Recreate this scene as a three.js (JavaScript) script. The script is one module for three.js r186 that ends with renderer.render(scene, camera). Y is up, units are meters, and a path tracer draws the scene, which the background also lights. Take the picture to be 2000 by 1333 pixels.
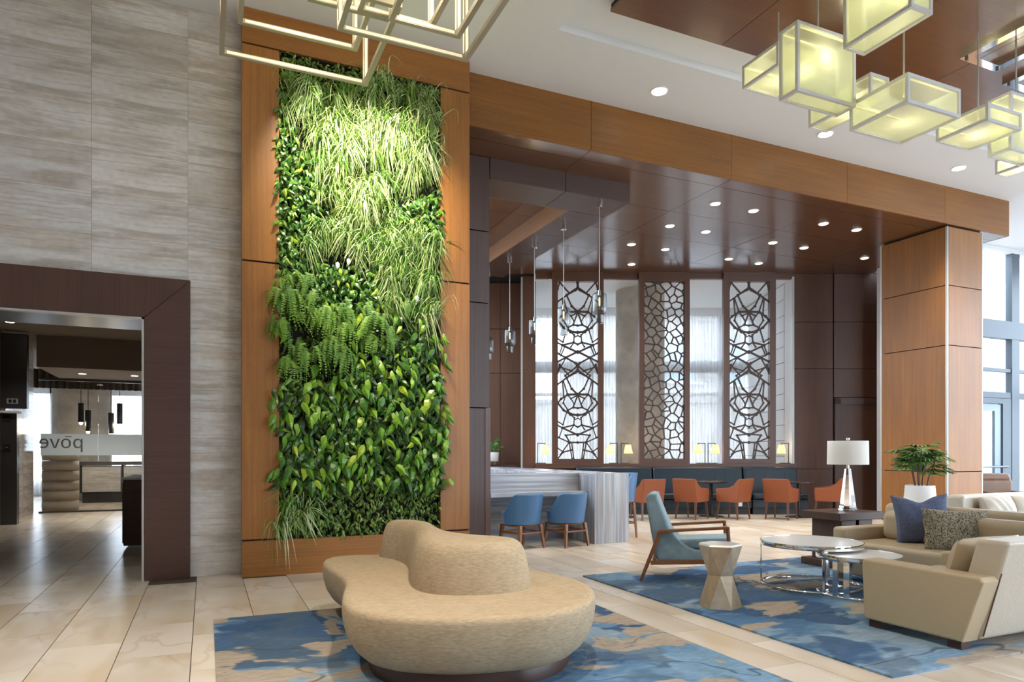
import * as THREE from 'three';
import { RoundedBoxGeometry } from 'three/addons/geometries/RoundedBoxGeometry.js';
import { TextGeometry } from 'three/addons/geometries/TextGeometry.js';
import { FontLoader } from 'three/addons/loaders/FontLoader.js';
import { mergeGeometries } from 'three/addons/utils/BufferGeometryUtils.js';
import { RectAreaLightUniformsLib } from 'three/addons/lights/RectAreaLightUniformsLib.js';

// ------------------------------------------------------------------ camera, sky, exposure
const scene = new THREE.Scene();
const YAW = Math.atan(598.5 / 1344);
const camera = new THREE.PerspectiveCamera(2 * Math.atan(666.5 / 1344) * 180 / Math.PI, 2000 / 1333, 0.05, 400);
camera.position.set(0, 1.4, 0);
camera.rotation.y = -YAW;
camera.setViewOffset(2000, 1333, 0, -217.5, 2000, 1333);
camera.updateProjectionMatrix();
const renderer = new THREE.WebGLRenderer();
renderer.toneMapping = THREE.LinearToneMapping;
renderer.toneMappingExposure = 1.3;
renderer.shadowMap.enabled = true;
scene.background = new THREE.Color(0.74, 0.86, 1.0);
scene.backgroundIntensity = 7.2;
RectAreaLightUniformsLib.init();
const LIGHT = { down: 46, soffit: 8, track: 46, hall: 9, pend: 0.5, chand: 1.0, box: 0.3 };

// ------------------------------------------------------------------ helpers
let seed = 7;
const rnd = () => { seed |= 0; seed = seed + 0x6D2B79F5 | 0; let t = Math.imul(seed ^ seed >>> 15, 1 | seed); t = t + Math.imul(t ^ t >>> 7, 61 | t) ^ t; return ((t ^ t >>> 14) >>> 0) / 4294967296; };
const rr = (a, b) => a + (b - a) * rnd();
const lerp = (a, b, t) => a + (b - a) * t, clamp = (x, a = 0, b = 1) => Math.min(b, Math.max(a, x)), sst = (a, b, x) => { const t = clamp((x - a) / (b - a)); return t * t * (3 - 2 * t); };
const V = (x, y, z) => new THREE.Vector3(x, y, z);
const taken = new Map();
const numbered = (n) => { const k = taken.get(n) || 0; taken.set(n, k + 1); return k ? n + '_' + String(k).padStart(3, '0') : n; };
function shade(o) { o.castShadow = true; o.receiveShadow = true; return o; }
function thing(name, label, category, pos = [0, 0, 0], turn = 0, group) {
  const o = new THREE.Group(); o.name = numbered(name); o.position.set(...pos); o.rotation.y = turn;
  o.userData = { label, category }; if (group) o.userData.group = group; scene.add(o); return o;
}
function tag(o, label, category, group) { o.userData.label = label; o.userData.category = category; if (group) o.userData.group = group; return o; }
function obj(name, geo, m, parent = scene) {
  const g = Array.isArray(geo) ? merge(geo) : geo;
  const o = shade(new THREE.Mesh(g, m)); o.name = parent === scene ? numbered(name) : name; parent.add(o); return o;
}
function struct(name, geo, m, label, category) { const o = obj(name, geo, m); o.userData.kind = 'structure'; if (label) tag(o, label, category); return o; }
function structGroup(name, label, category) { const o = new THREE.Group(); o.name = numbered(name); o.userData = { kind: 'structure', label, category }; scene.add(o); return o; }
function dup(root, pos, turn, label) {
  const r = root.clone(); r.name = numbered(root.name.replace(/_\d{3}$/, '')); r.userData = { ...root.userData, label: label || root.userData.label };
  r.position.set(...pos); r.rotation.set(0, turn, 0); scene.add(r); return r;
}
function merge(list) {
  const gs = list.map((g) => { const h = g.index ? g.toNonIndexed() : g; for (const k of Object.keys(h.attributes)) if (!['position', 'normal', 'uv', 'color'].includes(k)) h.deleteAttribute(k); return h; });
  const col = gs.some((g) => g.attributes.color), uvs = gs.every((g) => g.attributes.uv);
  for (const g of gs) { if (!col) g.deleteAttribute('color'); if (!uvs) g.deleteAttribute('uv'); g.morphAttributes = {}; }
  return mergeGeometries(gs, false);
}
// uv in metres by the dominant axis of the face; grain = axis that runs along u
function uvm(g, grain = 'x', ou = 0, ov = 0) {
  if (g.index) g = g.toNonIndexed();
  const p = g.attributes.position, n = p.count, uv = new Float32Array(n * 2), ax = { x: 0, y: 1, z: 2 }[grain];
  const a = new THREE.Vector3(), b = new THREE.Vector3(), c = new THREE.Vector3();
  for (let i = 0; i < n; i += 3) {
    a.fromBufferAttribute(p, i); b.fromBufferAttribute(p, i + 1); c.fromBufferAttribute(p, i + 2);
    b.sub(a); c.sub(a); b.cross(c); const m = [Math.abs(b.x), Math.abs(b.y), Math.abs(b.z)], d = m.indexOf(Math.max(...m));
    const two = [0, 1, 2].filter((k) => k !== d); let u = two[0], v = two[1];
    if (two.includes(ax)) { u = ax; v = two.find((k) => k !== ax); }
    for (let k = 0; k < 3; k++) { const q = [p.getX(i + k), p.getY(i + k), p.getZ(i + k)]; uv[(i + k) * 2] = q[u] + ou; uv[(i + k) * 2 + 1] = q[v] + ov; }
  }
  g.setAttribute('uv', new THREE.BufferAttribute(uv, 2)); return g;
}
const bx = (x0, x1, y0, y1, z0, z1) => new THREE.BoxGeometry(x1 - x0, y1 - y0, z1 - z0).translate((x0 + x1) / 2, (y0 + y1) / 2, (z0 + z1) / 2);
const rb = (x0, x1, y0, y1, z0, z1, r = 0.01, s = 2) => new RoundedBoxGeometry(x1 - x0, y1 - y0, z1 - z0, s, r).translate((x0 + x1) / 2, (y0 + y1) / 2, (z0 + z1) / 2);
const cyl = (r0, r1, h, x, y, z, s = 24) => new THREE.CylinderGeometry(r0, r1, h, s).translate(x, y, z);
function bar(a, b, w, d = w, round = false) {            // straight bar from a to b
  const A = V(...a), B = V(...b), L = A.distanceTo(B);
  const g = round ? new THREE.CylinderGeometry(w / 2, d / 2, L, 12) : new THREE.BoxGeometry(w, L, d);
  g.applyQuaternion(new THREE.Quaternion().setFromUnitVectors(V(0, 1, 0), B.clone().sub(A).normalize())); const m = A.add(B).multiplyScalar(0.5);
  return g.translate(m.x, m.y, m.z);
}
const tube = (pts, r, n = 24, s = 8) => new THREE.TubeGeometry(new THREE.CatmullRomCurve3(pts.map((p) => V(...p))), n, r, s);
const lathe = (pts, s = 32) => new THREE.LatheGeometry(pts.map((p) => new THREE.Vector2(...p)), s);
function extr(pts, depth, bevel = 0, curve = false) {    // polygon in xy, extruded along +z
  const s = new THREE.Shape(); if (curve) s.setFromPoints(new THREE.SplineCurve(pts.map((p) => new THREE.Vector2(...p))).getPoints(pts.length * 6)); else s.setFromPoints(pts.map((p) => new THREE.Vector2(...p)));
  return new THREE.ExtrudeGeometry(s, { depth, bevelEnabled: bevel > 0, bevelSize: bevel, bevelThickness: bevel, bevelSegments: 3, bevelOffset: -bevel, steps: 1 });
}
function taper(x, z, y0, y1, w0, w1, dx = 0, dz = 0) {   // square leg, w0 at y0 (foot), w1 at y1 (top), foot moved by dx,dz
  const g = new THREE.BoxGeometry(1, 1, 1), p = g.attributes.position;
  for (let i = 0; i < p.count; i++) { const top = p.getY(i) > 0, w = top ? w1 : w0; p.setXYZ(i, x + p.getX(i) * w + (top ? 0 : dx), top ? y1 : y0, z + p.getZ(i) * w + (top ? 0 : dz)); }
  g.computeVertexNormals(); return g.toNonIndexed();
}
// closed outline (x,z points) smoothed
function smoothLoop(pts, n) { return new THREE.CatmullRomCurve3(pts.map((p) => V(p[0], 0, p[1])), true, 'centripetal').getSpacedPoints(n).slice(0, n).map((v) => [v.x, v.z]); }
function loftLoop(loop, rings, grain = 1) {              // rings: [y, inset]; capped top
  const n = loop.length, nor = loop.map((_, i) => { const a = loop[(i + n - 2) % n], b = loop[(i + 2) % n]; let x = b[1] - a[1], z = -(b[0] - a[0]); const l = Math.hypot(x, z); return [x / l, z / l]; });
  let area = 0; loop.forEach((p, i) => { const q = loop[(i + 1) % n]; area += p[0] * q[1] - q[0] * p[1]; });
  const sgn = area > 0 ? 1 : -1, pos = [], uv = [], idx = []; let per = 0; const acc = loop.map((p, i) => { const q = loop[(i + 1) % n], v = per; per += Math.hypot(p[0] - q[0], p[1] - q[1]); return v; }); acc.push(per);
  const R = rings.length; let yy = 0;
  rings.forEach(([y, ins], r) => { if (r) yy += Math.hypot(y - rings[r - 1][0], ins - rings[r - 1][1]); for (let i = 0; i <= n; i++) { const k = i % n; pos.push(loop[k][0] - sgn * nor[k][0] * ins, y, loop[k][1] - sgn * nor[k][1] * ins); uv.push(acc[i] * grain, yy); } });
  for (let r = 0; r < R - 1; r++) for (let i = 0; i < n; i++) { const a = r * (n + 1) + i, b = a + 1, c = a + n + 1, d = c + 1; if (sgn > 0) idx.push(a, c, b, b, c, d); else idx.push(a, b, c, b, d, c); }
  const top = (R - 1) * (n + 1), flat = []; for (let i = 0; i < n; i++) flat.push(new THREE.Vector2(pos[(top + i) * 3], pos[(top + i) * 3 + 2]));
  const t0 = pos.length / 3; for (let i = 0; i < n; i++) { pos.push(flat[i].x, rings[R - 1][0], flat[i].y); uv.push(flat[i].x * 0.9 + flat[i].y * 0.4, flat[i].y * 0.9 - flat[i].x * 0.4); }
  for (const f of THREE.ShapeUtils.triangulateShape(flat, [])) { const [a, b, c] = f, A = flat[a], B = flat[b], C = flat[c]; const cr = (B.x - A.x) * (C.y - A.y) - (B.y - A.y) * (C.x - A.x); if (cr < 0) idx.push(t0 + a, t0 + b, t0 + c); else idx.push(t0 + a, t0 + c, t0 + b); }
  const g = new THREE.BufferGeometry(); g.setAttribute('position', new THREE.Float32BufferAttribute(pos, 3)); g.setAttribute('uv', new THREE.Float32BufferAttribute(uv, 2)); g.setIndex(idx); g.computeVertexNormals();
  const nn = g.attributes.normal; for (let i = 0; i < n; i++) nn.setXYZ(t0 + i, 0, 1, 0);
  for (let r = 0; r < R; r++) { const a = r * (n + 1), b = a + n; const x = nn.getX(a) + nn.getX(b), y = nn.getY(a) + nn.getY(b), z = nn.getZ(a) + nn.getZ(b), l = Math.hypot(x, y, z) || 1; nn.setXYZ(a, x / l, y / l, z / l); nn.setXYZ(b, x / l, y / l, z / l); }
  return g;
}
function pillow(w, h, t, ear = 0.05, n = 18) {           // in xy, thickness z, centred
  const half = (s) => { const g = new THREE.PlaneGeometry(w, h, n, n), p = g.attributes.position;
    for (let i = 0; i < p.count; i++) { const x = p.getX(i) / (w / 2), y = p.getY(i) / (h / 2); const k = Math.pow(Math.max(0, (1 - Math.pow(Math.abs(x), 2.6)) * (1 - Math.pow(Math.abs(y), 2.6))), 0.5);
      p.setXYZ(i, x * w / 2 * (Math.abs(x) > Math.abs(y) ? 1 - ear * (1 - y * y) * x * x : 1) , y * h / 2 * (Math.abs(y) > Math.abs(x) ? 1 - ear * (1 - x * x) * y * y : 1), s * t / 2 * k + 0.004 * Math.sin(9 * x + 5 * y) * k); }
    if (s < 0) { const ix = g.index.array; for (let i = 0; i < ix.length; i += 3) { const q = ix[i]; ix[i] = ix[i + 1]; ix[i + 1] = q; } }
    g.computeVertexNormals(); const u = g.attributes.uv; for (let i = 0; i < u.count; i++) u.setXY(i, u.getX(i) * w, u.getY(i) * h); return g; };
  return merge([half(1), half(-1)]);
}
// rear zone frame: s to the right, d away, square to the angled rear wall
const RZ = -YAW, cR = Math.cos(YAW), sR = Math.sin(YAW);
const rp = (s, d, y = 0) => [s * cR + d * sR, y, s * sR - d * cR];

// ------------------------------------------------------------------ textures
const hashi = (x, y, s) => { let h = Math.imul(x, 374761393) ^ Math.imul(y, 668265263) ^ Math.imul(s, 1274126177); h = Math.imul(h ^ h >>> 13, 1103515245); return ((h ^ h >>> 16) >>> 0) / 4294967296; };
function vn(x, y, px, py, s) { const xi = Math.floor(x), yi = Math.floor(y), fx = x - xi, fy = y - yi, u = fx * fx * (3 - 2 * fx), v = fy * fy * (3 - 2 * fy), m = (a, p) => ((a % p) + p) % p; const x0 = m(xi, px), x1 = m(xi + 1, px), y0 = m(yi, py), y1 = m(yi + 1, py);
  return lerp(lerp(hashi(x0, y0, s), hashi(x1, y0, s), u), lerp(hashi(x0, y1, s), hashi(x1, y1, s), u), v); }
function fbm(x, y, px, py, s, o = 4) { let a = 0, k = 0.5, t = 0; for (let i = 0; i < o; i++) { a += k * vn(x, y, px, py, s + i * 17); t += k; x *= 2; y *= 2; px *= 2; py *= 2; k *= 0.5; } return a / t; }
function tex(w, h, sizeU, sizeV, f, srgb = true) {
  const d = new Uint8Array(w * h * 4); for (let j = 0; j < h; j++) for (let i = 0; i < w; i++) { const c = f(i / w, j / h), o = (j * w + i) * 4; d[o] = clamp(c[0], 0, 255); d[o + 1] = clamp(c[1], 0, 255); d[o + 2] = clamp(c[2], 0, 255); d[o + 3] = 255; }
  const t = new THREE.DataTexture(d, w, h, THREE.RGBAFormat); t.wrapS = t.wrapT = THREE.RepeatWrapping; t.magFilter = THREE.LinearFilter; t.minFilter = THREE.LinearMipmapLinearFilter; t.generateMipmaps = true;
  if (srgb) t.colorSpace = THREE.SRGBColorSpace; t.repeat.set(1 / sizeU, 1 / sizeV); t.needsUpdate = true; return t;
}
const mix3 = (a, b, t) => [lerp(a[0], b[0], t), lerp(a[1], b[1], t), lerp(a[2], b[2], t)];
const T = {};
// veneer: grain along u, neutral tint
T.wood = tex(1024, 512, 2.4, 1.2, (u, v) => { const w = 0.02 * fbm(u * 4, v * 4, 4, 4, 3, 2); const g = fbm(u * 3, (v + w) * 110, 3, 110, 11, 3), b = fbm(u * 2, v * 8, 2, 8, 5, 3), p = fbm(u * 60, v * 256, 60, 256, 23, 1); const k = 0.82 + 0.15 * (g - 0.5) + 0.14 * (b - 0.5) + 0.05 * (p - 0.5); return [255 * k, 253 * k * (0.985 + 0.03 * g), 250 * k * (0.97 + 0.05 * g)]; });
T.stone = tex(1536, 1536, 2.79, 2.79, (u, v) => { const wy = 0.016 * (fbm(u * 3, v * 6, 3, 6, 2, 3) - 0.5) + 0.008 * (fbm(u * 14, v * 18, 14, 18, 8, 3) - 0.5), y = v + wy; const a = fbm(u * 4, y * 40, 4, 40, 31, 5), b = fbm(u * 3, y * 14, 3, 14, 41, 4), s = fbm(u * 8, y * 160, 8, 160, 51, 3), m = fbm(u * 5, y * 8, 5, 8, 61, 4), gr = fbm(u * 60, v * 90, 60, 90, 91, 2);
  let c = mix3([206, 200, 193], [222, 219, 215], sst(0.35, 0.65, b)); c = mix3(c, [180, 171, 160], 0.7 * sst(0.44, 0.68, a) * sst(0.38, 0.64, m)); c = mix3(c, [168, 157, 144], 0.34 * sst(0.5, 0.76, s)); c = mix3(c, [190, 172, 152], 0.28 * sst(0.54, 0.72, fbm(u * 5, y * 30, 5, 30, 71, 4))); const k = 0.96 + 0.08 * gr; return [c[0] * k, c[1] * k, c[2] * k]; });
T.floor = tex(1024, 1024, 3.8, 3.8, (u, v) => { const wx = 0.06 * (fbm(u * 5, v * 3, 5, 3, 102, 3) - 0.5), x = u + wx; const a = fbm(x * 14, v * 4, 14, 4, 131, 4), b = fbm(x * 6, v * 3, 6, 3, 141, 3), s = 1 - Math.abs(2 * fbm(x * 12, v * 5, 12, 5, 151, 4) - 1);
  let c = mix3([208, 196, 180], [222, 214, 203], sst(0.3, 0.7, b)); c = mix3(c, [194, 174, 146], 0.5 * sst(0.46, 0.72, a)); c = mix3(c, [170, 146, 118], 0.28 * sst(0.9, 1.0, s) * sst(0.4, 0.7, b)); return c; });
T.bar = tex(1024, 512, 2.4, 1.2, (u, v) => { const wy = 0.05 * (fbm(u * 2, v * 4, 2, 4, 202, 3) - 0.5), y = v + wy; const a = fbm(u * 2, y * 34, 2, 34, 231, 5), s = fbm(u * 3, y * 130, 3, 130, 251, 3); let c = mix3([190, 190, 193], [150, 151, 156], sst(0.3, 0.7, a)); c = mix3(c, [118, 114, 114], 0.6 * sst(0.56, 0.78, s)); c = mix3(c, [176, 164, 150], 0.35 * sst(0.5, 0.7, fbm(u * 3, y * 9, 3, 9, 261, 2))); return c; });
T.fabric = tex(1024, 1024, 0.5, 0.5, (u, v) => { const sk = u + v * 1; const a = fbm(sk * 18, v * 150, 18, 150, 301, 2), b = fbm(u * 5, v * 9, 5, 9, 311, 3), n = hashi(Math.floor(u * 512), Math.floor(v * 512), 5); const k = 0.88 + 0.20 * (a - 0.5) + 0.03 * (b - 0.5) + 0.07 * (n - 0.5); return [226 * k, 201 * k, 165 * k]; });
T.fabricB = tex(512, 512, 0.25, 0.25, (u, v) => { const k = 128 + 80 * (fbm(u * 24, v * 110, 24, 110, 321, 2) - 0.5) + 60 * (hashi(Math.floor(u * 200), Math.floor(v * 200), 3) - 0.5); return [k, k, k]; }, false);
T.concrete = tex(512, 512, 2, 2, (u, v) => { const a = fbm(u * 6, v * 6, 6, 6, 401, 5), n = hashi(Math.floor(u * 400), Math.floor(v * 400), 9); const k = 0.84 + 0.3 * (a - 0.5) + 0.08 * (n - 0.5); return [234 * k, 224 * k, 209 * k]; });
T.leatherB = tex(512, 512, 0.6, 0.6, (u, v) => { const a = fbm(u * 60, v * 60, 60, 60, 501, 3), b = fbm(u * 5, v * 5, 5, 5, 511, 3); const k = 128 + 70 * (a - 0.5) + 110 * (b - 0.5); return [k, k, k]; }, false);
T.velvet = tex(512, 512, 0.5, 0.5, (u, v) => { const a = fbm(u * 9, v * 9, 9, 9, 521, 4), n = hashi(Math.floor(u * 256), Math.floor(v * 256), 19); const k = 0.88 + 0.16 * (a - 0.5) + 0.08 * (n - 0.5); return [255 * k, 255 * k, 255 * k]; });
T.linen = tex(512, 512, 0.3, 0.3, (u, v) => { const a = vn(u * 8, v * 128, 8, 128, 531), b = vn(u * 128, v * 8, 128, 8, 541); const k = 0.72 + 0.24 * a + 0.2 * b; return [255 * k, 255 * k, 255 * k]; });
T.tweed = tex(512, 512, 0.4, 0.4, (u, v) => { const a = fbm(u * 26, v * 44, 26, 44, 551, 2), b = fbm(u * 70, v * 40, 70, 40, 561, 2), c0 = vn(u * 130, v * 130, 130, 130, 571); let c = mix3([214, 201, 172], [176, 158, 122], sst(0.45, 0.6, a)); c = mix3(c, [58, 50, 44], 0.9 * sst(0.6, 0.7, b)); c = mix3(c, [150, 160, 168], 0.5 * sst(0.7, 0.85, c0)); return c; });
function rugTex(s, warm) { return tex(1400, 1400, 1, 1, (u, v) => {
  const wx = u + 0.20 * (fbm(u * 3, v * 3, 3, 3, s + 1, 5) - 0.5), wy = v + 0.14 * (fbm(u * 3, v * 4, 3, 4, s + 9, 5) - 0.5);
  const a = fbm(wx * 4, wy * 6, 4, 6, s + 20, 5), b = fbm(wx * 5, wy * 7, 5, 7, s + 31, 5), e = fbm(wx * 6, wy * 12, 6, 12, s + 43, 5), q = fbm(wx * 6, wy * 9, 6, 9, s + 57, 6), st = fbm(u * 60, v * 240, 60, 240, s + 3, 2), f = fbm(wx * 12, wy * 30, 12, 30, s + 13, 4);
  let c = mix3([84, 126, 168], [130, 168, 200], sst(0.36, 0.60, a)); c = mix3(c, [162, 186, 204], 0.85 * sst(0.49, 0.58, q)); c = mix3(c, [58, 92, 134], 0.8 * sst(0.56, 0.62, b)); c = mix3(c, [92, 114, 136], 0.6 * sst(0.53, 0.62, fbm(wx * 7, wy * 9, 7, 9, s + 71, 5))); c = mix3(c, [200, 182, 160], 0.92 * sst(warm, warm + 0.045, e)); c = mix3(c, [168, 152, 138], 0.5 * sst(0.54, 0.62, f) * sst(warm - 0.03, warm + 0.02, e));
  c = mix3(c, [40, 58, 80], 0.5 * sst(0.97, 0.998, 1 - Math.abs(2 * fbm(wx * 3, wy * 7, 3, 7, s + 91, 4) - 1)) * sst(0.4, 0.6, a)); const k = 0.86 + 0.16 * st + 0.14 * (f - 0.5) + 0.05; return [c[0] * k, c[1] * k, c[2] * k]; }); }
T.rug1 = rugTex(600, 0.54); T.rug2 = rugTex(760, 0.585);
T.pile = tex(512, 512, 0.2, 0.2, (u, v) => { const k = 255 * (0.35 * vn(u * 40, v * 120, 40, 120, 801) + 0.65 * hashi(Math.floor(u * 160), Math.floor(v * 160), 31)); return [k, k, k]; }, false);
T.sheer = tex(512, 128, 1.6, 1.6, (u, v) => { const k = 225 + 30 * vn(u * 160, v * 3, 160, 3, 811); return [k, k, k]; });
T.rubble = tex(512, 512, 3, 3, (u, v) => { const a = fbm(u * 14, v * 22, 14, 22, 821, 4); const k = 0.75 + 0.5 * (a - 0.5); return [232 * k, 224 * k, 214 * k]; });

// ------------------------------------------------------------------ materials
const std = (o) => new THREE.MeshStandardMaterial(o), phy = (o) => new THREE.MeshPhysicalMaterial(o);
const L = (r, g, b) => new THREE.Color().setRGB(r, g, b);
const M = {
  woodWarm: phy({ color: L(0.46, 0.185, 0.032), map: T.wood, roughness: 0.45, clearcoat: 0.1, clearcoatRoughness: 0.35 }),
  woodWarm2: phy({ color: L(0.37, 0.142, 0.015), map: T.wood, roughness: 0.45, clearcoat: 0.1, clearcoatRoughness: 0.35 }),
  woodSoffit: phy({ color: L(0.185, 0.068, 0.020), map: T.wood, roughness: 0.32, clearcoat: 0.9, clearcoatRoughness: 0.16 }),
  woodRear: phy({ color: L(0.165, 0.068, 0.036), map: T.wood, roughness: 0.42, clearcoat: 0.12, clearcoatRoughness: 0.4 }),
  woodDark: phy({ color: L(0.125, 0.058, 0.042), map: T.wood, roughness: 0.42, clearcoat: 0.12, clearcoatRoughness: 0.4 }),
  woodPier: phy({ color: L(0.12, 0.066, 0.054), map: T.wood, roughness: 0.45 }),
  woodScreen: std({ color: L(0.06, 0.034, 0.026), roughness: 0.5 }),
  walnut: phy({ color: L(0.33, 0.125, 0.038), map: T.wood, roughness: 0.35, clearcoat: 0.2 }),
  legWood: std({ color: L(0.20, 0.09, 0.05), map: T.wood, roughness: 0.42 }),
  espresso: phy({ color: L(0.10, 0.042, 0.018), map: T.wood, roughness: 0.5 }),
  joint: std({ color: L(0.012, 0.009, 0.008), roughness: 0.9 }),
  stone: [0, 1, 2].map((k) => phy({ color: [L(0.90, 0.90, 0.90), L(0.86, 0.86, 0.87), L(0.94, 0.93, 0.92)][k], map: T.stone, roughness: 0.16 })),
  stoneJoint: std({ color: L(0.35, 0.32, 0.28), roughness: 0.8 }),
  floor: [0, 1, 2].map((k) => phy({ color: [L(0.95, 0.95, 0.95), L(0.90, 0.90, 0.905), L(1, 0.99, 0.975)][k], map: T.floor, roughness: 0.27 })),
  grout: std({ color: L(0.06, 0.042, 0.03), roughness: 0.9 }),
  bar: phy({ color: L(0.92, 0.93, 0.95), map: T.bar, roughness: 0.22 }),
  plaster: std({ color: L(0.71, 0.72, 0.74), roughness: 0.9 }),
  hallPaint: std({ color: L(0.30, 0.25, 0.20), roughness: 0.9 }),
  white: std({ color: L(0.78, 0.78, 0.78), roughness: 0.55 }),
  trim: std({ color: L(0.50, 0.49, 0.47), roughness: 0.35, metalness: 0.3 }),
  steel: std({ color: L(0.15, 0.185, 0.23), roughness: 0.32, metalness: 0.7 }),
  darkSteel: std({ color: L(0.13, 0.125, 0.13), roughness: 0.35, metalness: 0.8 }),
  chrome: std({ color: L(0.86, 0.86, 0.87), roughness: 0.06, metalness: 1 }),
  mullion: std({ color: L(0.085, 0.11, 0.135), roughness: 0.45, metalness: 0.1 }),
  black: std({ color: L(0.015, 0.014, 0.014), roughness: 0.45 }),
  soil: std({ color: L(0.012, 0.010, 0.008), roughness: 0.95 }),
  bench: phy({ color: L(0.80, 0.80, 0.80), map: T.fabric, bumpMap: T.fabricB, bumpScale: 0.0015, roughness: 0.9, sheen: 0.3 }),
  plinth: std({ color: L(0.07, 0.03, 0.02), roughness: 0.4 }),
  leather: phy({ color: L(0.50, 0.40, 0.26), bumpMap: T.leatherB, bumpScale: 0.003, roughness: 0.42 }),
  leatherW: phy({ color: L(0.56, 0.49, 0.39), bumpMap: T.leatherB, bumpScale: 0.006, roughness: 0.38 }),
  brownLeather: phy({ color: L(0.20, 0.11, 0.065), bumpMap: T.leatherB, bumpScale: 0.004, roughness: 0.45 }),
  orange: phy({ color: L(0.26, 0.066, 0.018), bumpMap: T.leatherB, bumpScale: 0.0012, roughness: 0.6, sheen: 0.15 }),
  blue: phy({ color: L(0.062, 0.155, 0.30), bumpMap: T.leatherB, bumpScale: 0.002, roughness: 0.38 }),
  teal: phy({ color: L(0.005, 0.018, 0.029), bumpMap: T.leatherB, bumpScale: 0.005, roughness: 0.36 }),
  velvet: phy({ color: L(0.29, 0.40, 0.44), map: T.velvet, roughness: 0.85, sheen: 0.7, sheenColor: L(0.7, 0.85, 0.9), sheenRoughness: 0.5 }),
  navy: phy({ color: L(0.13, 0.155, 0.25), map: T.linen, roughness: 0.95 }),
  tweed: std({ map: T.tweed, bumpMap: T.pile, bumpScale: 0.004, roughness: 0.95 }),
  silver: std({ color: L(0.62, 0.49, 0.33), map: T.velvet, roughness: 0.4, metalness: 0.1 }),
  tableTop: phy({ color: L(0.78, 0.77, 0.75), roughness: 0.28 }),
  darkTop: phy({ color: L(0.05, 0.025, 0.02), roughness: 0.2 }),
  glass: phy({ color: L(1, 1, 1), transmission: 1, thickness: 0, roughness: 0, ior: 1.45 }),
  smoke: phy({ color: L(0.66, 0.68, 0.68), transmission: 1, thickness: 0, roughness: 0.0, ior: 1.5 }),
  solidGlass: phy({ color: L(0.95, 0.97, 1), transmission: 1, thickness: 0.1, roughness: 0.02, ior: 1.48 }),
  frosted: phy({ color: L(0.86, 0.92, 0.95), transmission: 0.55, thickness: 0, roughness: 1 }),
  sheer: phy({ color: L(0.97, 0.98, 0.99), map: T.sheer, transmission: 0.66, thickness: 0, roughness: 0.7, side: THREE.DoubleSide }),
  valance: std({ color: L(0.10, 0.085, 0.075), roughness: 0.9 }),
  concrete: std({ map: T.concrete, roughness: 0.9 }),
  lampShade: phy({ color: L(0.85, 0.82, 0.76), transmission: 0.25, thickness: 0, roughness: 1, side: THREE.DoubleSide }),
  glowShade: phy({ color: L(0.9, 0.66, 0.36), transmission: 0.4, thickness: 0, roughness: 1, side: THREE.DoubleSide, emissive: L(1.0, 0.62, 0.22), emissiveIntensity: 0.22 }),
  pot: std({ color: L(0.74, 0.74, 0.73), roughness: 0.5 }),
  lightDisc: std({ color: L(1, 0.96, 0.9), emissive: L(1, 0.93, 0.82), emissiveIntensity: 5 }),
  ledStrip: std({ color: L(1, 0.92, 0.7), emissive: L(1, 0.86, 0.52), emissiveIntensity: 0.32 }),
  champagne: std({ color: L(0.42, 0.385, 0.31), roughness: 0.45, metalness: 0.25 }),
  boxFrame: std({ color: L(0.66, 0.66, 0.65), roughness: 0.5 }),
  boxPane: phy({ color: L(0.93, 0.94, 0.80), transmission: 0.88, thickness: 0, roughness: 0.42, emissive: L(1.0, 0.96, 0.64), emissiveIntensity: 0.055, side: THREE.DoubleSide }),
  filament: std({ color: L(1, 0.8, 0.5), emissive: L(1, 0.70, 0.32), emissiveIntensity: 9 }),
  facade: std({ map: T.rubble, color: L(0.62, 0.62, 0.62), roughness: 0.9 }),
  facadeWin: std({ color: L(0.18, 0.30, 0.42), roughness: 0.15, metalness: 0.2 }),
  ground: std({ color: L(0.30, 0.30, 0.30), roughness: 0.9 }),
  marble: phy({ color: L(0.72, 0.74, 0.76), map: T.stone, roughness: 0.15 }),
  cream: std({ color: L(0.50, 0.42, 0.31), roughness: 0.6 }),
};
M.rug1 = std({ map: T.rug1, bumpMap: T.pile, bumpScale: 0.006, roughness: 1 });
M.rug2 = std({ map: T.rug2, bumpMap: T.pile, bumpScale: 0.006, roughness: 1 });

// lamps
function spot(parent, x, y, z, tx, ty, tz, I, ang = 0.6, pen = 0.8, col = L(1, 0.92, 0.82), rad = 3) {
  const s = new THREE.SpotLight(col, I, 0, ang, pen, 2); s.position.set(x, y, z); s.target.position.set(tx, ty, tz); s.castShadow = true; s.shadow.radius = rad; s.name = 'lamp_beam'; parent.add(s); parent.add(s.target); s.target.name = 'lamp_aim'; return s;
}
function point(parent, x, y, z, I, col = L(1, 0.84, 0.6), rad = 2) { const p = new THREE.PointLight(col, I, 0, 2); p.position.set(x, y, z); p.castShadow = true; p.shadow.radius = rad; p.name = 'lamp_glow'; parent.add(p); return p; }

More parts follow.
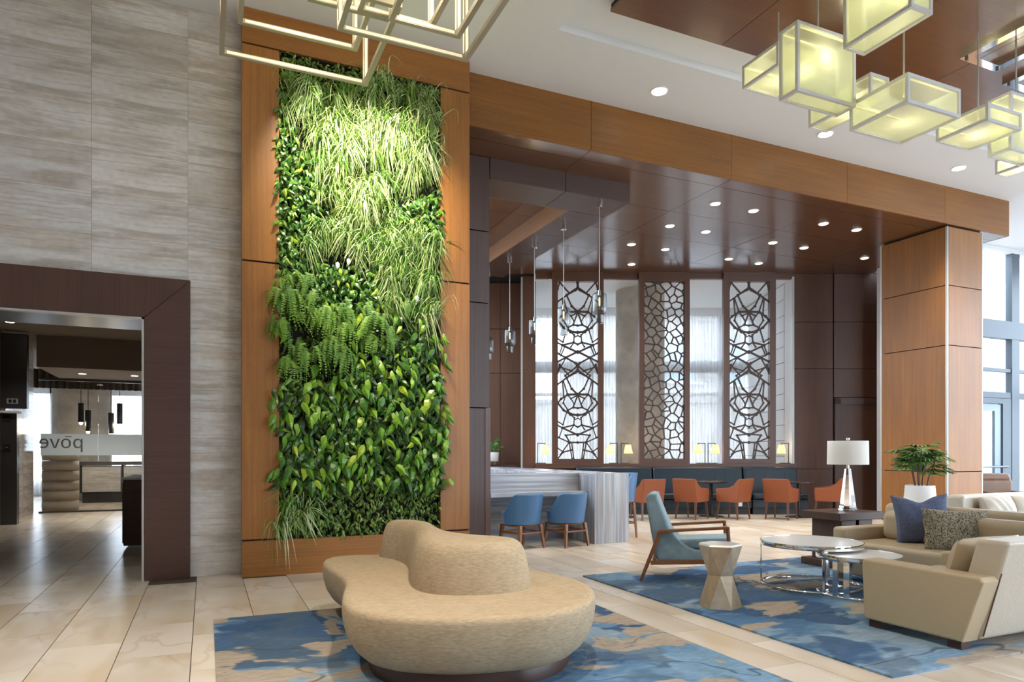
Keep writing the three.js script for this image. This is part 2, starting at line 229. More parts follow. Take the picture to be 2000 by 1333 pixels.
// ------------------------------------------------------------------ floor
const FX0 = -9, FX1 = 20, FZ0 = -27, FZ1 = 6.5;
const floor = structGroup('floor', 'beige stone tile floor', 'floor');
obj('floor_slab', bx(FX0, FX1, -0.2, -0.004, FZ0, FZ1), M.grout, floor);
{
  const TW = 0.4655, TL = 0.95, list = [];
  const ok = (x, z) => !(z < -8.5 && x > -0.62 && x < 3.4);
  for (let i = -19; i < 42; i++) for (let j = -28; j < 7; j++) {
    const x0 = -0.09 + i * TW, z0 = ((i & 1) ? -5.31 : -4.845) + j * TL, cx = x0 + TW / 2, cz = z0 + TL / 2;
    if (cx < FX0 + 0.3 || cx > FX1 - 0.3 || cz < FZ0 + 0.5 || cz > FZ1 - 0.5 || !ok(cx, cz)) continue;
    const d = cx * sR - cz * cR, s = cx * cR + cz * sR, u = d > 0.5 ? 1344 * s / d : 1e9, v = d > 0.5 ? 1344 * 1.4 / d : 1e9;
    const seen = d > 0.5 && Math.abs(u) < 1080 && v < 520 && v > 96 && !(cx > 0.2 && cx < 3.1 && cz > -6.1 && cz < -3.4) && !(cx > 4 && cx < 8.3 && cz > -6.6 && cz < -3);
    list.push({ cx, cz, seen, area: seen ? 1 / (d * d * d) : 0 });
  }
  list.sort((a, b) => b.area - a.area);
  const vars = []; for (let k = 0; k < 9; k++) vars.push(uvm(bx(-TW / 2 + 0.0028, TW / 2 - 0.0028, -0.004, 0, -TL / 2 + 0.0011, TL / 2 - 0.0011), 'x', (k % 3) * 1.27 + 0.4, Math.floor(k / 3) * 1.27 + 0.6));
  const rest = [[], [], []];
  list.forEach((t, n) => { const k = Math.floor(rnd() * 9), m = Math.floor(rnd() * 3);
    if (n < 300 && t.seen) { const o = obj('floor_tile', vars[k], M.floor[m], floor); o.position.set(t.cx, 0, t.cz); } else rest[m].push(vars[k].clone().translate(t.cx, 0, t.cz)); });
  rest.forEach((r, m) => { const o = obj('floor_tiles', r, M.floor[m], floor); o.userData.kind = 'stuff'; });
}

// ------------------------------------------------------------------ stone wall, portal
const wallBack = structGroup('wall_back', 'pale striated stone tile wall left of the plant wall', 'wall');
obj('wall_core', [bx(-9, -3.2, 0, 6.38, -8.9, -8.545), bx(-3.2, -0.55, 3.0, 6.38, -8.9, -8.545), bx(-0.55, 2.95, 0, 6.38, -8.9, -8.545)], M.stoneJoint, wallBack);
{
  const W = 0.93, H = 0.465, X0 = -1.11; const vars = [];
  for (let k = 0; k < 16; k++) vars.push(uvm(bx(-W / 2 + 0.0012, W / 2 - 0.0012, -H / 2 + 0.001, H / 2 - 0.001, -0.012, 0.012), 'x', (k % 4) * 0.93 + 0.465, Math.floor(k / 4) * 0.465 * 2 + 0.3));
  const put = (x0, x1, y0, y1) => { const full = x1 - x0 > W - 0.01 && y1 - y0 > H - 0.01; const k = Math.floor(rnd() * 16), m = M.stone[Math.floor(rnd() * 3)]; const g = full ? vars[k] : uvm(bx((x0 - x1) / 2 + 0.001, (x1 - x0) / 2 - 0.001, (y0 - y1) / 2 + 0.001, (y1 - y0) / 2 - 0.001, -0.012, 0.012), 'x', rnd() * 3, rnd() * 3); const o = obj('stone_tile', g, m, wallBack); o.position.set((x0 + x1) / 2, (y0 + y1) / 2, -8.53); };
  for (let j = 0; j < 14; j++) { const y0 = j * H, y1 = Math.min(6.38, y0 + H);
    for (let i = -4; i < 2; i++) { const x0 = X0 + i * W; let x1 = Math.min(x0 + W, 0.42); if (x1 - x0 < 0.05) continue;
      if (y1 <= 3.3) { const a = Math.max(x0, -0.2); if (x1 - a > 0.05) put(a, x1, y0, y1); continue; }   // beside the portal
      put(x0, x1, y0, y1); } }
}
const portal = structGroup('trim_1', 'dark brown wooden portal framing the hall opening', 'door frame');
{ const pz0 = -8.56, pz1 = -8.44; const mk = (pts, grain, nm) => { const g = uvm(extr(pts, 0.12).translate(0, 0, pz0), grain, rnd(), rnd()); obj(nm, g, M.woodDark, portal); };
  mk([[-3.6, 2.865], [-0.609, 2.865], [-0.157, 3.312], [-3.6, 3.312]], 'y', 'portal_head');
  mk([[-0.605, 0], [-0.155, 0], [-0.155, 3.308], [-0.605, 2.861]], 'x', 'portal_jamb');
  obj('metal_edge', [bx(-3.6, -0.61, 2.84, 2.862, -8.5, -8.428), bx(-0.632, -0.61, 0, 2.862, -8.5, -8.428)], M.trim, portal);
  obj('reveal_lining', [bx(-3.6, -0.62, 2.84, 3.0, -9.2, -8.5), bx(-0.63, -0.55, 0, 2.86, -9.0, -8.5)], M.steel, portal); }

// ------------------------------------------------------------------ hall behind the portal
{
  struct('wall_hall_right', bx(-0.55, -0.35, 0, 4, -19, -8.9), M.hallPaint, 'plain wall on the right of the lift hall', 'wall');
  struct('ceiling_hall', [bx(-9, -0.5, 3.76, 3.9, -16.5, -8.9), bx(-9, -3.1, 3.76, 3.9, -18.9, -16.5)], M.hallPaint, 'tan ceiling of the lift hall', 'ceiling');
  struct('ceiling_hall_low', [bx(-3.1, -0.5, 3.12, 3.9, -18.9, -16.5)], M.hallPaint, 'dropped bulkhead in front of the glass partition', 'ceiling');
  const hw = structGroup('wall_hall_left', 'grey tiled wall with the lift doorway', 'wall');
  obj('wall_core', bx(-4.2, -3.62, 0, 3.76, -18.9, -16.2), M.stoneJoint, hw); obj('wall_core', bx(-9, -4.3, 0, 3.76, -16.6, -16.4), M.stoneJoint, hw);
  const tg = uvm(bx(-0.012, 0.012, -0.23, 0.23, -0.5, 0.5), 'z', 0.3, 0.2);
  for (let j = 0; j < 8; j++) for (let i = 0; i < 3; i++) { const o = obj('wall_tile', i === 2 ? uvm(bx(-0.012, 0.012, -0.23, 0.23, -0.2, 0.2), 'z', 0.1 * j, 0.4) : tg, M.stone[(i + j) % 3], hw); o.position.set(-3.61, 0.235 + j * 0.465, [-18.35, -17.34, -16.63][i]); }
  // hall downlights
  for (const [x, z] of [[-3.22, -15.0], [-1.45, -17.5], [-2.45, -17.5]]) { const y = z < -15.5 ? 3.12 : 3.76; const t = thing('ceiling_downlight', z > -15.5 ? 'round downlight glowing in the hall ceiling beside the lift' : x > -2 ? 'small downlight in the bulkhead right, over the glass partition' : 'small downlight in the bulkhead left, over the glass partition', 'downlight', [x, y, z], 0, 'hall downlights'); obj('trim_ring', cyl(0.085, 0.085, 0.012, 0, -0.004, 0), M.white, t); obj('lens', cyl(0.068, 0.068, 0.008, 0, -0.012, 0), M.lightDisc, t); spot(t, 0, -0.03, 0, 0, -3, 0, LIGHT.hall, 0.9, 0.9); }
  // lift frame
  const lf = thing('lift_surround', 'dark steel lift door surround with call panels', 'lift', [-3.6, 0, -16.2]);
  obj('jamb', bx(0.0, 0.26, 0, 2.15, -0.06, 0.12), M.darkSteel, lf); obj('header', bx(0.0, 0.42, 2.25, 3.7, -0.06, 0.12), M.darkSteel, lf); obj('light_ledge', bx(-0.02, 0.3, 2.16, 2.2, -0.06, 0.2), M.white, lf);
  { const p = obj('floor_indicator', bx(0.10, 0.28, 2.34, 2.44, 0.12, 0.13), M.trim, lf); obj('display', bx(0.13, 0.18, 2.36, 2.42, 0.13, 0.134), M.black, p); obj('display', bx(0.20, 0.25, 2.36, 2.42, 0.13, 0.134), M.black, p); }
  { const p = obj('call_panel', bx(0.03, 0.16, 1.42, 1.56, 0.12, 0.13), M.black, lf); obj('button', cyl(0.02, 0.02, 0.01, 0.1, 1.49, 0.132), M.trim, p); }
  obj('exit_plate', bx(0.03, 0.16, 2.0, 2.13, 0.12, 0.13), M.black, lf);
  // glass partition with frosted band and mirrored lettering
  const gp = thing('glass_partition', 'frameless glass partition with frosted band and reversed lettering', 'partition', [0, 0, -18.85]);
  for (const [a, b] of [[-3.46, -2.32], [-2.31, -1.2], [-1.19, -0.56]]) obj('glass_pane', bx(a, b, 0.03, 3.1, -0.006, 0.006), M.glass, gp);
  obj('bottom_rail', bx(-3.5, -0.56, 0, 0.04, -0.03, 0.03), M.darkSteel, gp); obj('top_rail', bx(-3.5, -0.56, 3.06, 3.12, -0.03, 0.03), M.darkSteel, gp);
  for (const [a, b] of [[-3.46, -2.32], [-2.31, -1.2], [-1.19, -0.56]]) obj('frosted_band', bx(a, b, 1.33, 1.83, 0.007, 0.009), M.frosted, gp);
  const font = await new FontLoader().loadAsync('fonts/droid/droid_sans_regular.typeface.json');
  const wordm = std({ color: L(0.22, 0.22, 0.24), roughness: 0.6 });
  const wg = new TextGeometry('pove', { font, size: 0.30, depth: 0.004, curveSegments: 6 }); wg.computeBoundingBox(); const ww = wg.boundingBox.max.x;
  const lt = [wg, bx(0.255, 0.385, 0.27, 0.29, 0, 0.004)]; const word = obj('lettering', lt, wordm, gp); word.scale.set(-1.0, 0.95, 1); word.position.set(-2.60, 1.50, 0.012); void ww;
  // room beyond
  struct('wall_far_room', [bx(-9, 2, 0, 0.5, -26.6, -26.4), bx(-9, 2, 3.3, 4, -26.6, -26.4), bx(-4.6, -4.2, 0, 4, -26.6, -26.4), bx(-0.2, 2, 0, 4, -26.6, -26.4)], M.plaster, 'far wall of the room beyond with window openings', 'wall');
  struct('ceiling_far_room', bx(-9, 2, 3.9, 4.0, -26.6, -18.9), M.hallPaint, 'ceiling of the room beyond the glass', 'ceiling');
  struct('wall_far_room_side', [bx(-9.1, -9, 0, 4, -26.6, -16.4), bx(0.6, 0.7, 0, 4, -26.6, -18.9)], M.plaster, 'side walls of the room beyond', 'wall');
  const folds = (x0, x1, y0, y1, z, amp, n, thick = 0) => { const g = new THREE.PlaneGeometry(x1 - x0, y1 - y0, n * 8, 1), p = g.attributes.position; for (let i = 0; i < p.count; i++) p.setZ(i, amp * Math.sin((p.getX(i) / (x1 - x0) + 0.5) * n * Math.PI * 2)); g.computeVertexNormals(); const u = g.attributes.uv; for (let i = 0; i < u.count; i++) u.setXY(i, u.getX(i) * (x1 - x0), u.getY(i) * (y1 - y0)); return g.translate((x0 + x1) / 2, (y0 + y1) / 2, z); };
  tag(obj('sheer_curtain', folds(-2.2, -0.2, 0.1, 3.3, -26.2, 0.03, 22), M.sheer), 'white sheer curtain on the window of the far dining room, right side', 'curtain', 'far room curtains');
  tag(obj('sheer_curtain', folds(-9, -3.9, 0.1, 3.3, -26.2, 0.03, 40), M.sheer), 'white sheer curtain on the window of the far dining room, left side', 'curtain', 'far room curtains');
  tag(obj('curtain_valance', folds(-3.98, 0.4, 3.02, 3.5, -20.6, 0.06, 30), M.valance), 'dark pleated valance hanging behind the glass partition', 'valance');
  tag(obj('concrete_column', uvm(cyl(0.78, 0.78, 3.9, 0, 1.95, 0, 40), 'y'), M.concrete), 'thick beige concrete column in the far dining room', 'column').position.set(-3.42, 0, -24.4);
  { const p = tag(obj('wall_picture', bx(-1.95, -1.45, 1.35, 2.35, -26.0, -25.95), M.woodDark), 'dark framed panel on the far dining room wall', 'panel'); void p; }
  const bl = thing('barrel_counter', 'cream ribbed barrel shaped host counter behind the glass', 'counter', [-3.22, 0, -19.75]);
  for (let k = 0; k < 6; k++) obj('barrel_band', lathe([[0, k * 0.24], [0.375, k * 0.24], [0.385, k * 0.24 + 0.11], [0.38, k * 0.24 + 0.232], [0, k * 0.24 + 0.232]], 36), M.cream, bl);
  const ct = thing('dining_bar', 'marble fronted bar with dark frame beyond the glass', 'bar', [-1.6, 0, -22.4]);
  for (let k = 0; k < 3; k++) obj('marble_panel', uvm(bx(-1.5 + k * 1.0, -0.58 + k * 1.0, 0.3, 1.02, -0.3, 0.3), 'x', k, k * 0.7), M.marble, ct); obj('bar_top', bx(-1.6, 1.6, 1.04, 1.14, -0.36, 0.36), M.darkSteel, ct); obj('bar_base', bx(-1.5, 1.5, 0, 0.28, -0.28, 0.28), M.black, ct); for (let k = 0; k < 4; k++) obj('post', bx(-1.56 + k * 1.0, -1.5 + k * 1.0, 0.28, 1.04, -0.31, 0.31), M.black, ct);
  const chg = merge([lathe([[0.20, 0.46], [0.27, 0.62], [0.28, 0.84], [0.25, 0.84], [0.22, 0.5], [0, 0.48]], 24)]);
  for (const [x, z, lb] of [[-1.45, -20.4, 'white tub chair just behind the lettered glass'], [-1.0, -21.2, 'white tub chair at the marble bar beyond the glass']]) { const c = thing('tub_chair', lb, 'chair', [x, 0, z], 0, 'far room chairs'); obj('shell', chg, M.white, c); obj('stem', cyl(0.03, 0.03, 0.44, 0, 0.25, 0), M.chrome, c); obj('foot', cyl(0.2, 0.22, 0.03, 0, 0.015, 0), M.chrome, c); }
  for (const [x, y, z, h, lb] of [[-2.96, 2.68, -20.9, 0.5, 'upper left black cylinder pendant of the near pair beyond the glass'], [-2.80, 2.50, -20.9, 0.55, 'lower black cylinder pendant of the near pair beyond the glass'], [-2.28, 2.44, -20.9, 0.55, 'left black cylinder pendant near the far curtain'], [-2.08, 2.70, -20.9, 0.55, 'right black cylinder pendant near the far curtain']]) { const c = thing('cylinder_pendant', lb, 'pendant', [x, y, z], 0, 'black cylinder pendants'); obj('body', cyl(0.07, 0.07, h, 0, -h / 2, 0), M.black, c); obj('cord', cyl(0.008, 0.008, 3.9 - y, 0, (3.9 - y) / 2, 0, 8), M.black, c); obj('bulb', new THREE.SphereGeometry(0.045, 16, 10).translate(0, -h - 0.02, 0), M.lightDisc, c); point(c, 0, -h - 0.02, 0, 1.2); }
  const pd = thing('host_stand', 'dark cabinet with white top just inside the portal', 'cabinet', [-0.83, 0, -12.1]);
  obj('body', rb(-0.26, 0.24, 0.04, 1.0, -0.75, 0.7, 0.01), M.espresso, pd); obj('top', rb(-0.28, 0.26, 1.0, 1.03, -0.78, 0.73, 0.008), M.white, pd); obj('kick', bx(-0.2, 0.2, 0, 0.05, -0.7, 0.65), M.trim, pd); for (let k = 0; k < 3; k++) obj('door_panel', bx(-0.272, -0.26, 0.08, 0.96, -0.72 + k * 0.48, -0.26 + k * 0.48), M.black, pd);
}

// ------------------------------------------------------------------ main ceiling with coffer, shell
{
  const Y = 6.38, cx0 = 3.80, cx1 = 12.6, cz0 = -7.18, cz1 = -0.9;
  const c = structGroup('ceiling', 'white plaster ceiling with a shallow coffer', 'ceiling');
  obj('ceiling_plaster', [bx(-9, cx0, Y, Y + 0.3, -8.9, 6.5), bx(cx1, 20, Y, Y + 0.3, -10.6, 6.5), bx(cx0, cx1, Y, Y + 0.3, -8.9, cz0), bx(cx0, cx1, Y, Y + 0.3, cz1, 6.5), bx(cx0, cx1, Y + 0.09, Y + 0.3, cz0, cz1)], M.plaster, c);
  const wx = [4.18, 5.77, 7.36, 8.95, 10.54, 12.1], wz = [-6.66, -4.05, -1.4];
  obj('panel_core', bx(4.19, 12.09, Y + 0.03, Y + 0.09, -6.65, -1.41), M.joint, c);
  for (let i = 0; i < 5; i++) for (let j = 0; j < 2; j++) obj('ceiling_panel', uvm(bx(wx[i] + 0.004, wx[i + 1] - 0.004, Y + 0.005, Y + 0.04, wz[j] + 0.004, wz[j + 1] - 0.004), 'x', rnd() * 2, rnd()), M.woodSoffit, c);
  struct('wall_left', bx(-9.2, -9, 0, 6.7, -16.4, 6.5), M.plaster, 'left wall of the lobby', 'wall');
}
// glazing right of and behind the camera: openings with mullions
{
  const wr = structGroup('wall_right', 'glazed wall along the right side of the lobby', 'wall');
  obj('spandrel', [bx(20, 20.3, 0, 0.15, -10.6, 6.7), bx(20, 20.3, 6.1, 6.7, -10.6, 6.7)], M.plaster, wr);
  for (let z = -10.5; z <= 6.5; z += 2.12) obj('mullion', bx(20.02, 20.18, 0.15, 6.1, z - 0.05, z + 0.05), M.mullion, wr);
  obj('transom', bx(20.02, 20.18, 2.8, 2.95, -10.6, 6.5), M.mullion, wr);
  for (let z = -10.5; z < 6; z += 2.12) { const e = Math.min(z + 2.07, 6.5); obj('glass_pane', bx(20.08, 20.092, 0.15, 2.8, z + 0.05, e), M.glass, wr); obj('glass_pane', bx(20.08, 20.092, 2.95, 6.1, z + 0.05, e), M.glass, wr); }
  const wf = structGroup('wall_front', 'wall behind the camera, glazed on its right half', 'wall');
  obj('wall_panel', [bx(-9, 6.8, 0, 6.7, 6.5, 6.8), bx(6.8, 20.3, 5.9, 6.7, 6.5, 6.8), bx(6.8, 20.3, 0, 0.12, 6.5, 6.8)], M.plaster, wf);
  for (let x = 6.8; x <= 20; x += 2.2) obj('mullion', bx(x - 0.05, x + 0.05, 0.12, 5.9, 6.55, 6.72), M.mullion, wf);
  obj('transom', bx(6.8, 20, 2.8, 2.95, 6.55, 6.72), M.mullion, wf);
  for (let x = 6.8; x < 20; x += 2.2) { obj('glass_pane', bx(x + 0.05, Math.min(x + 2.15, 20), 0.12, 2.8, 6.62, 6.632), M.glass, wf); obj('glass_pane', bx(x + 0.05, Math.min(x + 2.15, 20), 2.95, 5.9, 6.62, 6.632), M.glass, wf); }
  // curtain wall in view right of the column
  const w1 = structGroup('window_1', 'tall glazed curtain wall with grey mullions right of the column', 'window');
  const z = -10.5; obj('sill', bx(14.8, 20, 0, 0.12, z - 0.1, z + 0.1), M.mullion, w1); obj('head', bx(13.6, 20, 6.28, 6.5, z - 0.1, z + 0.1), M.plaster, w1);
  for (const [a, b] of [[14.9, 15.05], [18.06, 18.36], [19.85, 20.05]]) obj('mullion', bx(a, b, 0, 6.3, z - 0.08, z + 0.08), M.mullion, w1);
  obj('transom', bx(14.9, 20, 4.17, 4.60, z - 0.07, z + 0.09), M.mullion, w1); obj('transom', bx(14.9, 20, 3.36, 3.44, z - 0.06, z + 0.06), M.mullion, w1); obj('transom', bx(14.9, 20, 2.72, 2.86, z - 0.06, z + 0.065), M.mullion, w1);
  for (const [a, b] of [[15.05, 18.06], [18.36, 19.85]]) for (const [c0, c1] of [[0.12, 2.72], [2.86, 3.36], [3.44, 4.17], [4.60, 6.28]]) { if (a < 16 && c0 < 0.2) continue; obj('glass_pane', bx(a, b, c0, c1, z - 0.006, z + 0.006), M.glass, w1); }
  const dr = structGroup('door_1', 'glass door in grey metal frame in the curtain wall', 'door');
  obj('door_frame', [bx(15.06, 15.2, 0, 2.58, z - 0.05, z + 0.07), bx(17.72, 18.05, 0, 2.58, z - 0.05, z + 0.07), bx(15.06, 18.05, 2.58, 2.71, z - 0.05, z + 0.07)], M.mullion, dr);
  obj('door_leaf', [bx(17.45, 17.68, 0.25, 2.40, z - 0.02, z + 0.04), bx(15.22, 17.68, 2.40, 2.56, z - 0.02, z + 0.04), bx(15.22, 17.68, 0.05, 0.25, z - 0.02, z + 0.04), bx(15.22, 15.36, 0.25, 2.40, z - 0.02, z + 0.04)], M.steel, dr);
  obj('glass_pane', bx(15.36, 17.45, 0.25, 2.40, z - 0.006, z + 0.006), M.glass, dr); obj('push_bar', bar([15.4, 1.05, z + 0.09], [17.9, 1.05, z + 0.09], 0.045, 0.045, true), M.steel, dr);
  // outside
  struct('ground_outside', [bx(-40, 60, -0.4, -0.21, -60, 60)], M.ground, 'grey paving outside the windows', 'ground');
  const b = thing('stone_building', 'pale stone building with blue windows across the street', 'building', [26, 0, -26]);
  obj('facade', uvm(bx(-9, 30, -0.2, 11.5, -6, 0), 'x'), M.facade, b); for (let i = 0; i < 9; i++) for (let j = 0; j < 3; j++) { const w = obj('window', bx(-7.6 + i * 4.1, -5.1 + i * 4.1, 1.3 + j * 3.4, 3.1 + j * 3.4, -0.05, 0.06), M.facadeWin, b); obj('sill', bx(-7.7 + i * 4.1, -5.0 + i * 4.1, 1.18 + j * 3.4, 1.28 + j * 3.4, 0, 0.16), M.white, w); } for (let j = 0; j < 9; j++) obj('stone_course', bx(-9, 30, 0.4 + j * 1.2, 0.43 + j * 1.2, 0, 0.03), M.stoneJoint, b);
}

// ------------------------------------------------------------------ beam, soffit, column, rear wall
const canopy = structGroup('trim_2', 'warm wood panelled beam and soffit over the bar lounge', 'canopy');
{
  const z0 = -8.45, Y0 = 5.684, Y1 = 6.38, xs = [3.1, 4.99, 7.53, 10.06, 12.62, 14.55];
  obj('beam_core', [bx(3.06, 14.54, Y0 + 0.03, Y1, -8.75, z0 - 0.02), bx(3.06, 14.4, Y0 + 0.035, Y1, -16.5, -8.7)], M.joint, canopy);
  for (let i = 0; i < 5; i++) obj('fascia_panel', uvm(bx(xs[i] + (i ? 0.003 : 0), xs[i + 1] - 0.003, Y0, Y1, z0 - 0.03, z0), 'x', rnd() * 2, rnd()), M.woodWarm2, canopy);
  obj('beam_end', uvm(bx(14.52, 14.55, Y0, Y1, -9.9, z0 - 0.03), 'z'), M.woodWarm2, canopy);
  // soffit panels, cut by the angled rear wall
  const sx = [3.1, 4.99, 7.53, 10.06, 12.62, 14.55], sz = [-8.45, -8.78, -10.02, -11.28, -12.54, -13.8, -15.06, -16.3];
  const clip = (poly, f) => { const out = []; poly.forEach((p, i) => { const q = poly[(i + 1) % poly.length], a = f(p), b = f(q); if (a >= 0) out.push(p); if ((a >= 0) !== (b >= 0)) { const t = a / (a - b); out.push([lerp(p[0], q[0], t), lerp(p[1], q[1], t)]); } }); return out; };
  for (let i = 0; i < 5; i++) for (let j = 0; j < 7; j++) { const g = 0.004; let poly = [[sx[i] + g, sz[j + 1] + g], [sx[i + 1] - g, sz[j + 1] + g], [sx[i + 1] - g, sz[j] - (j ? g : 0.031)], [sx[i] + g, sz[j] - (j ? g : 0.031)]]; poly = clip(poly, (p) => 16.52 - (p[0] * sR - p[1] * cR)); if (poly.length < 3) continue;
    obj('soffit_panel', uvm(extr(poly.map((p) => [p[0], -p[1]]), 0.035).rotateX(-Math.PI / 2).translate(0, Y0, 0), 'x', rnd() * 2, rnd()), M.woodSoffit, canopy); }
}
// dark L-shaped dropped canopy over the bar
{
  const c = thing('bar_canopy', 'dark brown L-shaped dropped canopy above the stone bar', 'canopy', [0, 0, 0]);
  const Y0 = 5.385, Y1 = 5.684, zf = -9.265;
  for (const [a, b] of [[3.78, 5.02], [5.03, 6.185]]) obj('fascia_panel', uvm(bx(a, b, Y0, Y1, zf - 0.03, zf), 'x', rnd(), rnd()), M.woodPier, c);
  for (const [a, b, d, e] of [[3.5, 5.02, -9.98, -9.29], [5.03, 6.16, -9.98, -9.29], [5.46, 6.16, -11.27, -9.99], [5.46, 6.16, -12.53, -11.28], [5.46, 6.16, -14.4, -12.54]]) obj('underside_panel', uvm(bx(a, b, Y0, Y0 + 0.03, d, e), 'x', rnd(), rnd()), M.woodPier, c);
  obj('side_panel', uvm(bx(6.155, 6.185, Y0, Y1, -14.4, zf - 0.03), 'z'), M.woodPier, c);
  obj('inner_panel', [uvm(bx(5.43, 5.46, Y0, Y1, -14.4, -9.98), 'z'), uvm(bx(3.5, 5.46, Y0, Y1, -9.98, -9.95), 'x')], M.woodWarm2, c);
}
const pier = structGroup('wall_pier', 'dark purple brown panelled pier beside the plant wall', 'wall');
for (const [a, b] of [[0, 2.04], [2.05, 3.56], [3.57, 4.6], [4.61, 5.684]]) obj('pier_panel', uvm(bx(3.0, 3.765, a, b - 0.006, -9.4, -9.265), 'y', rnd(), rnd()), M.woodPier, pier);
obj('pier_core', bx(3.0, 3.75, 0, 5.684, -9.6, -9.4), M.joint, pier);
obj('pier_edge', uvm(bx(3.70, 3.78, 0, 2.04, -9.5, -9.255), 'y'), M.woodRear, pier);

const column = structGroup('wall_column', 'square wood panelled column with pale metal corner trim', 'column');
{
  const ys = [0, 1.03, 3.42, 4.55, 5.66], x0 = 12.74, x1 = 13.78, z1 = -8.49, z0 = -9.86;
  obj('column_core', bx(x0 + 0.03, x1 - 0.03, 0, 5.684, z0 + 0.03, z1 - 0.03), M.joint, column);
  for (let i = 0; i < 4; i++) { const a = ys[i] + 0.008, b = ys[i + 1] - 0.008; obj('column_panel', uvm(bx(x0 + 0.045, x1 - 0.03, a, b, z1 - 0.035, z1), 'y', rnd(), rnd()), M.woodWarm, column); obj('column_panel', uvm(bx(x0, x0 + 0.035, a, b, z0, z1 - 0.045), 'y', rnd(), rnd()), M.woodWarm, column); obj('column_panel', uvm(bx(x1 - 0.035, x1, a, b, z0, z1 - 0.035), 'y', rnd(), rnd()), M.woodWarm, column); }
  obj('corner_trim', bx(x0 + 0.006, x0 + 0.042, 0, 5.66, z1 - 0.042, z1 - 0.004), M.trim, column); obj('corner_trim', bx(x0 - 0.006, x0 + 0.03, 0, 5.66, z0 - 0.04, z0), M.trim, column); obj('corner_trim', bx(x1 - 0.028, x1 + 0.006, 0, 5.66, z1 - 0.03, z1 + 0.004), M.trim, column);
}
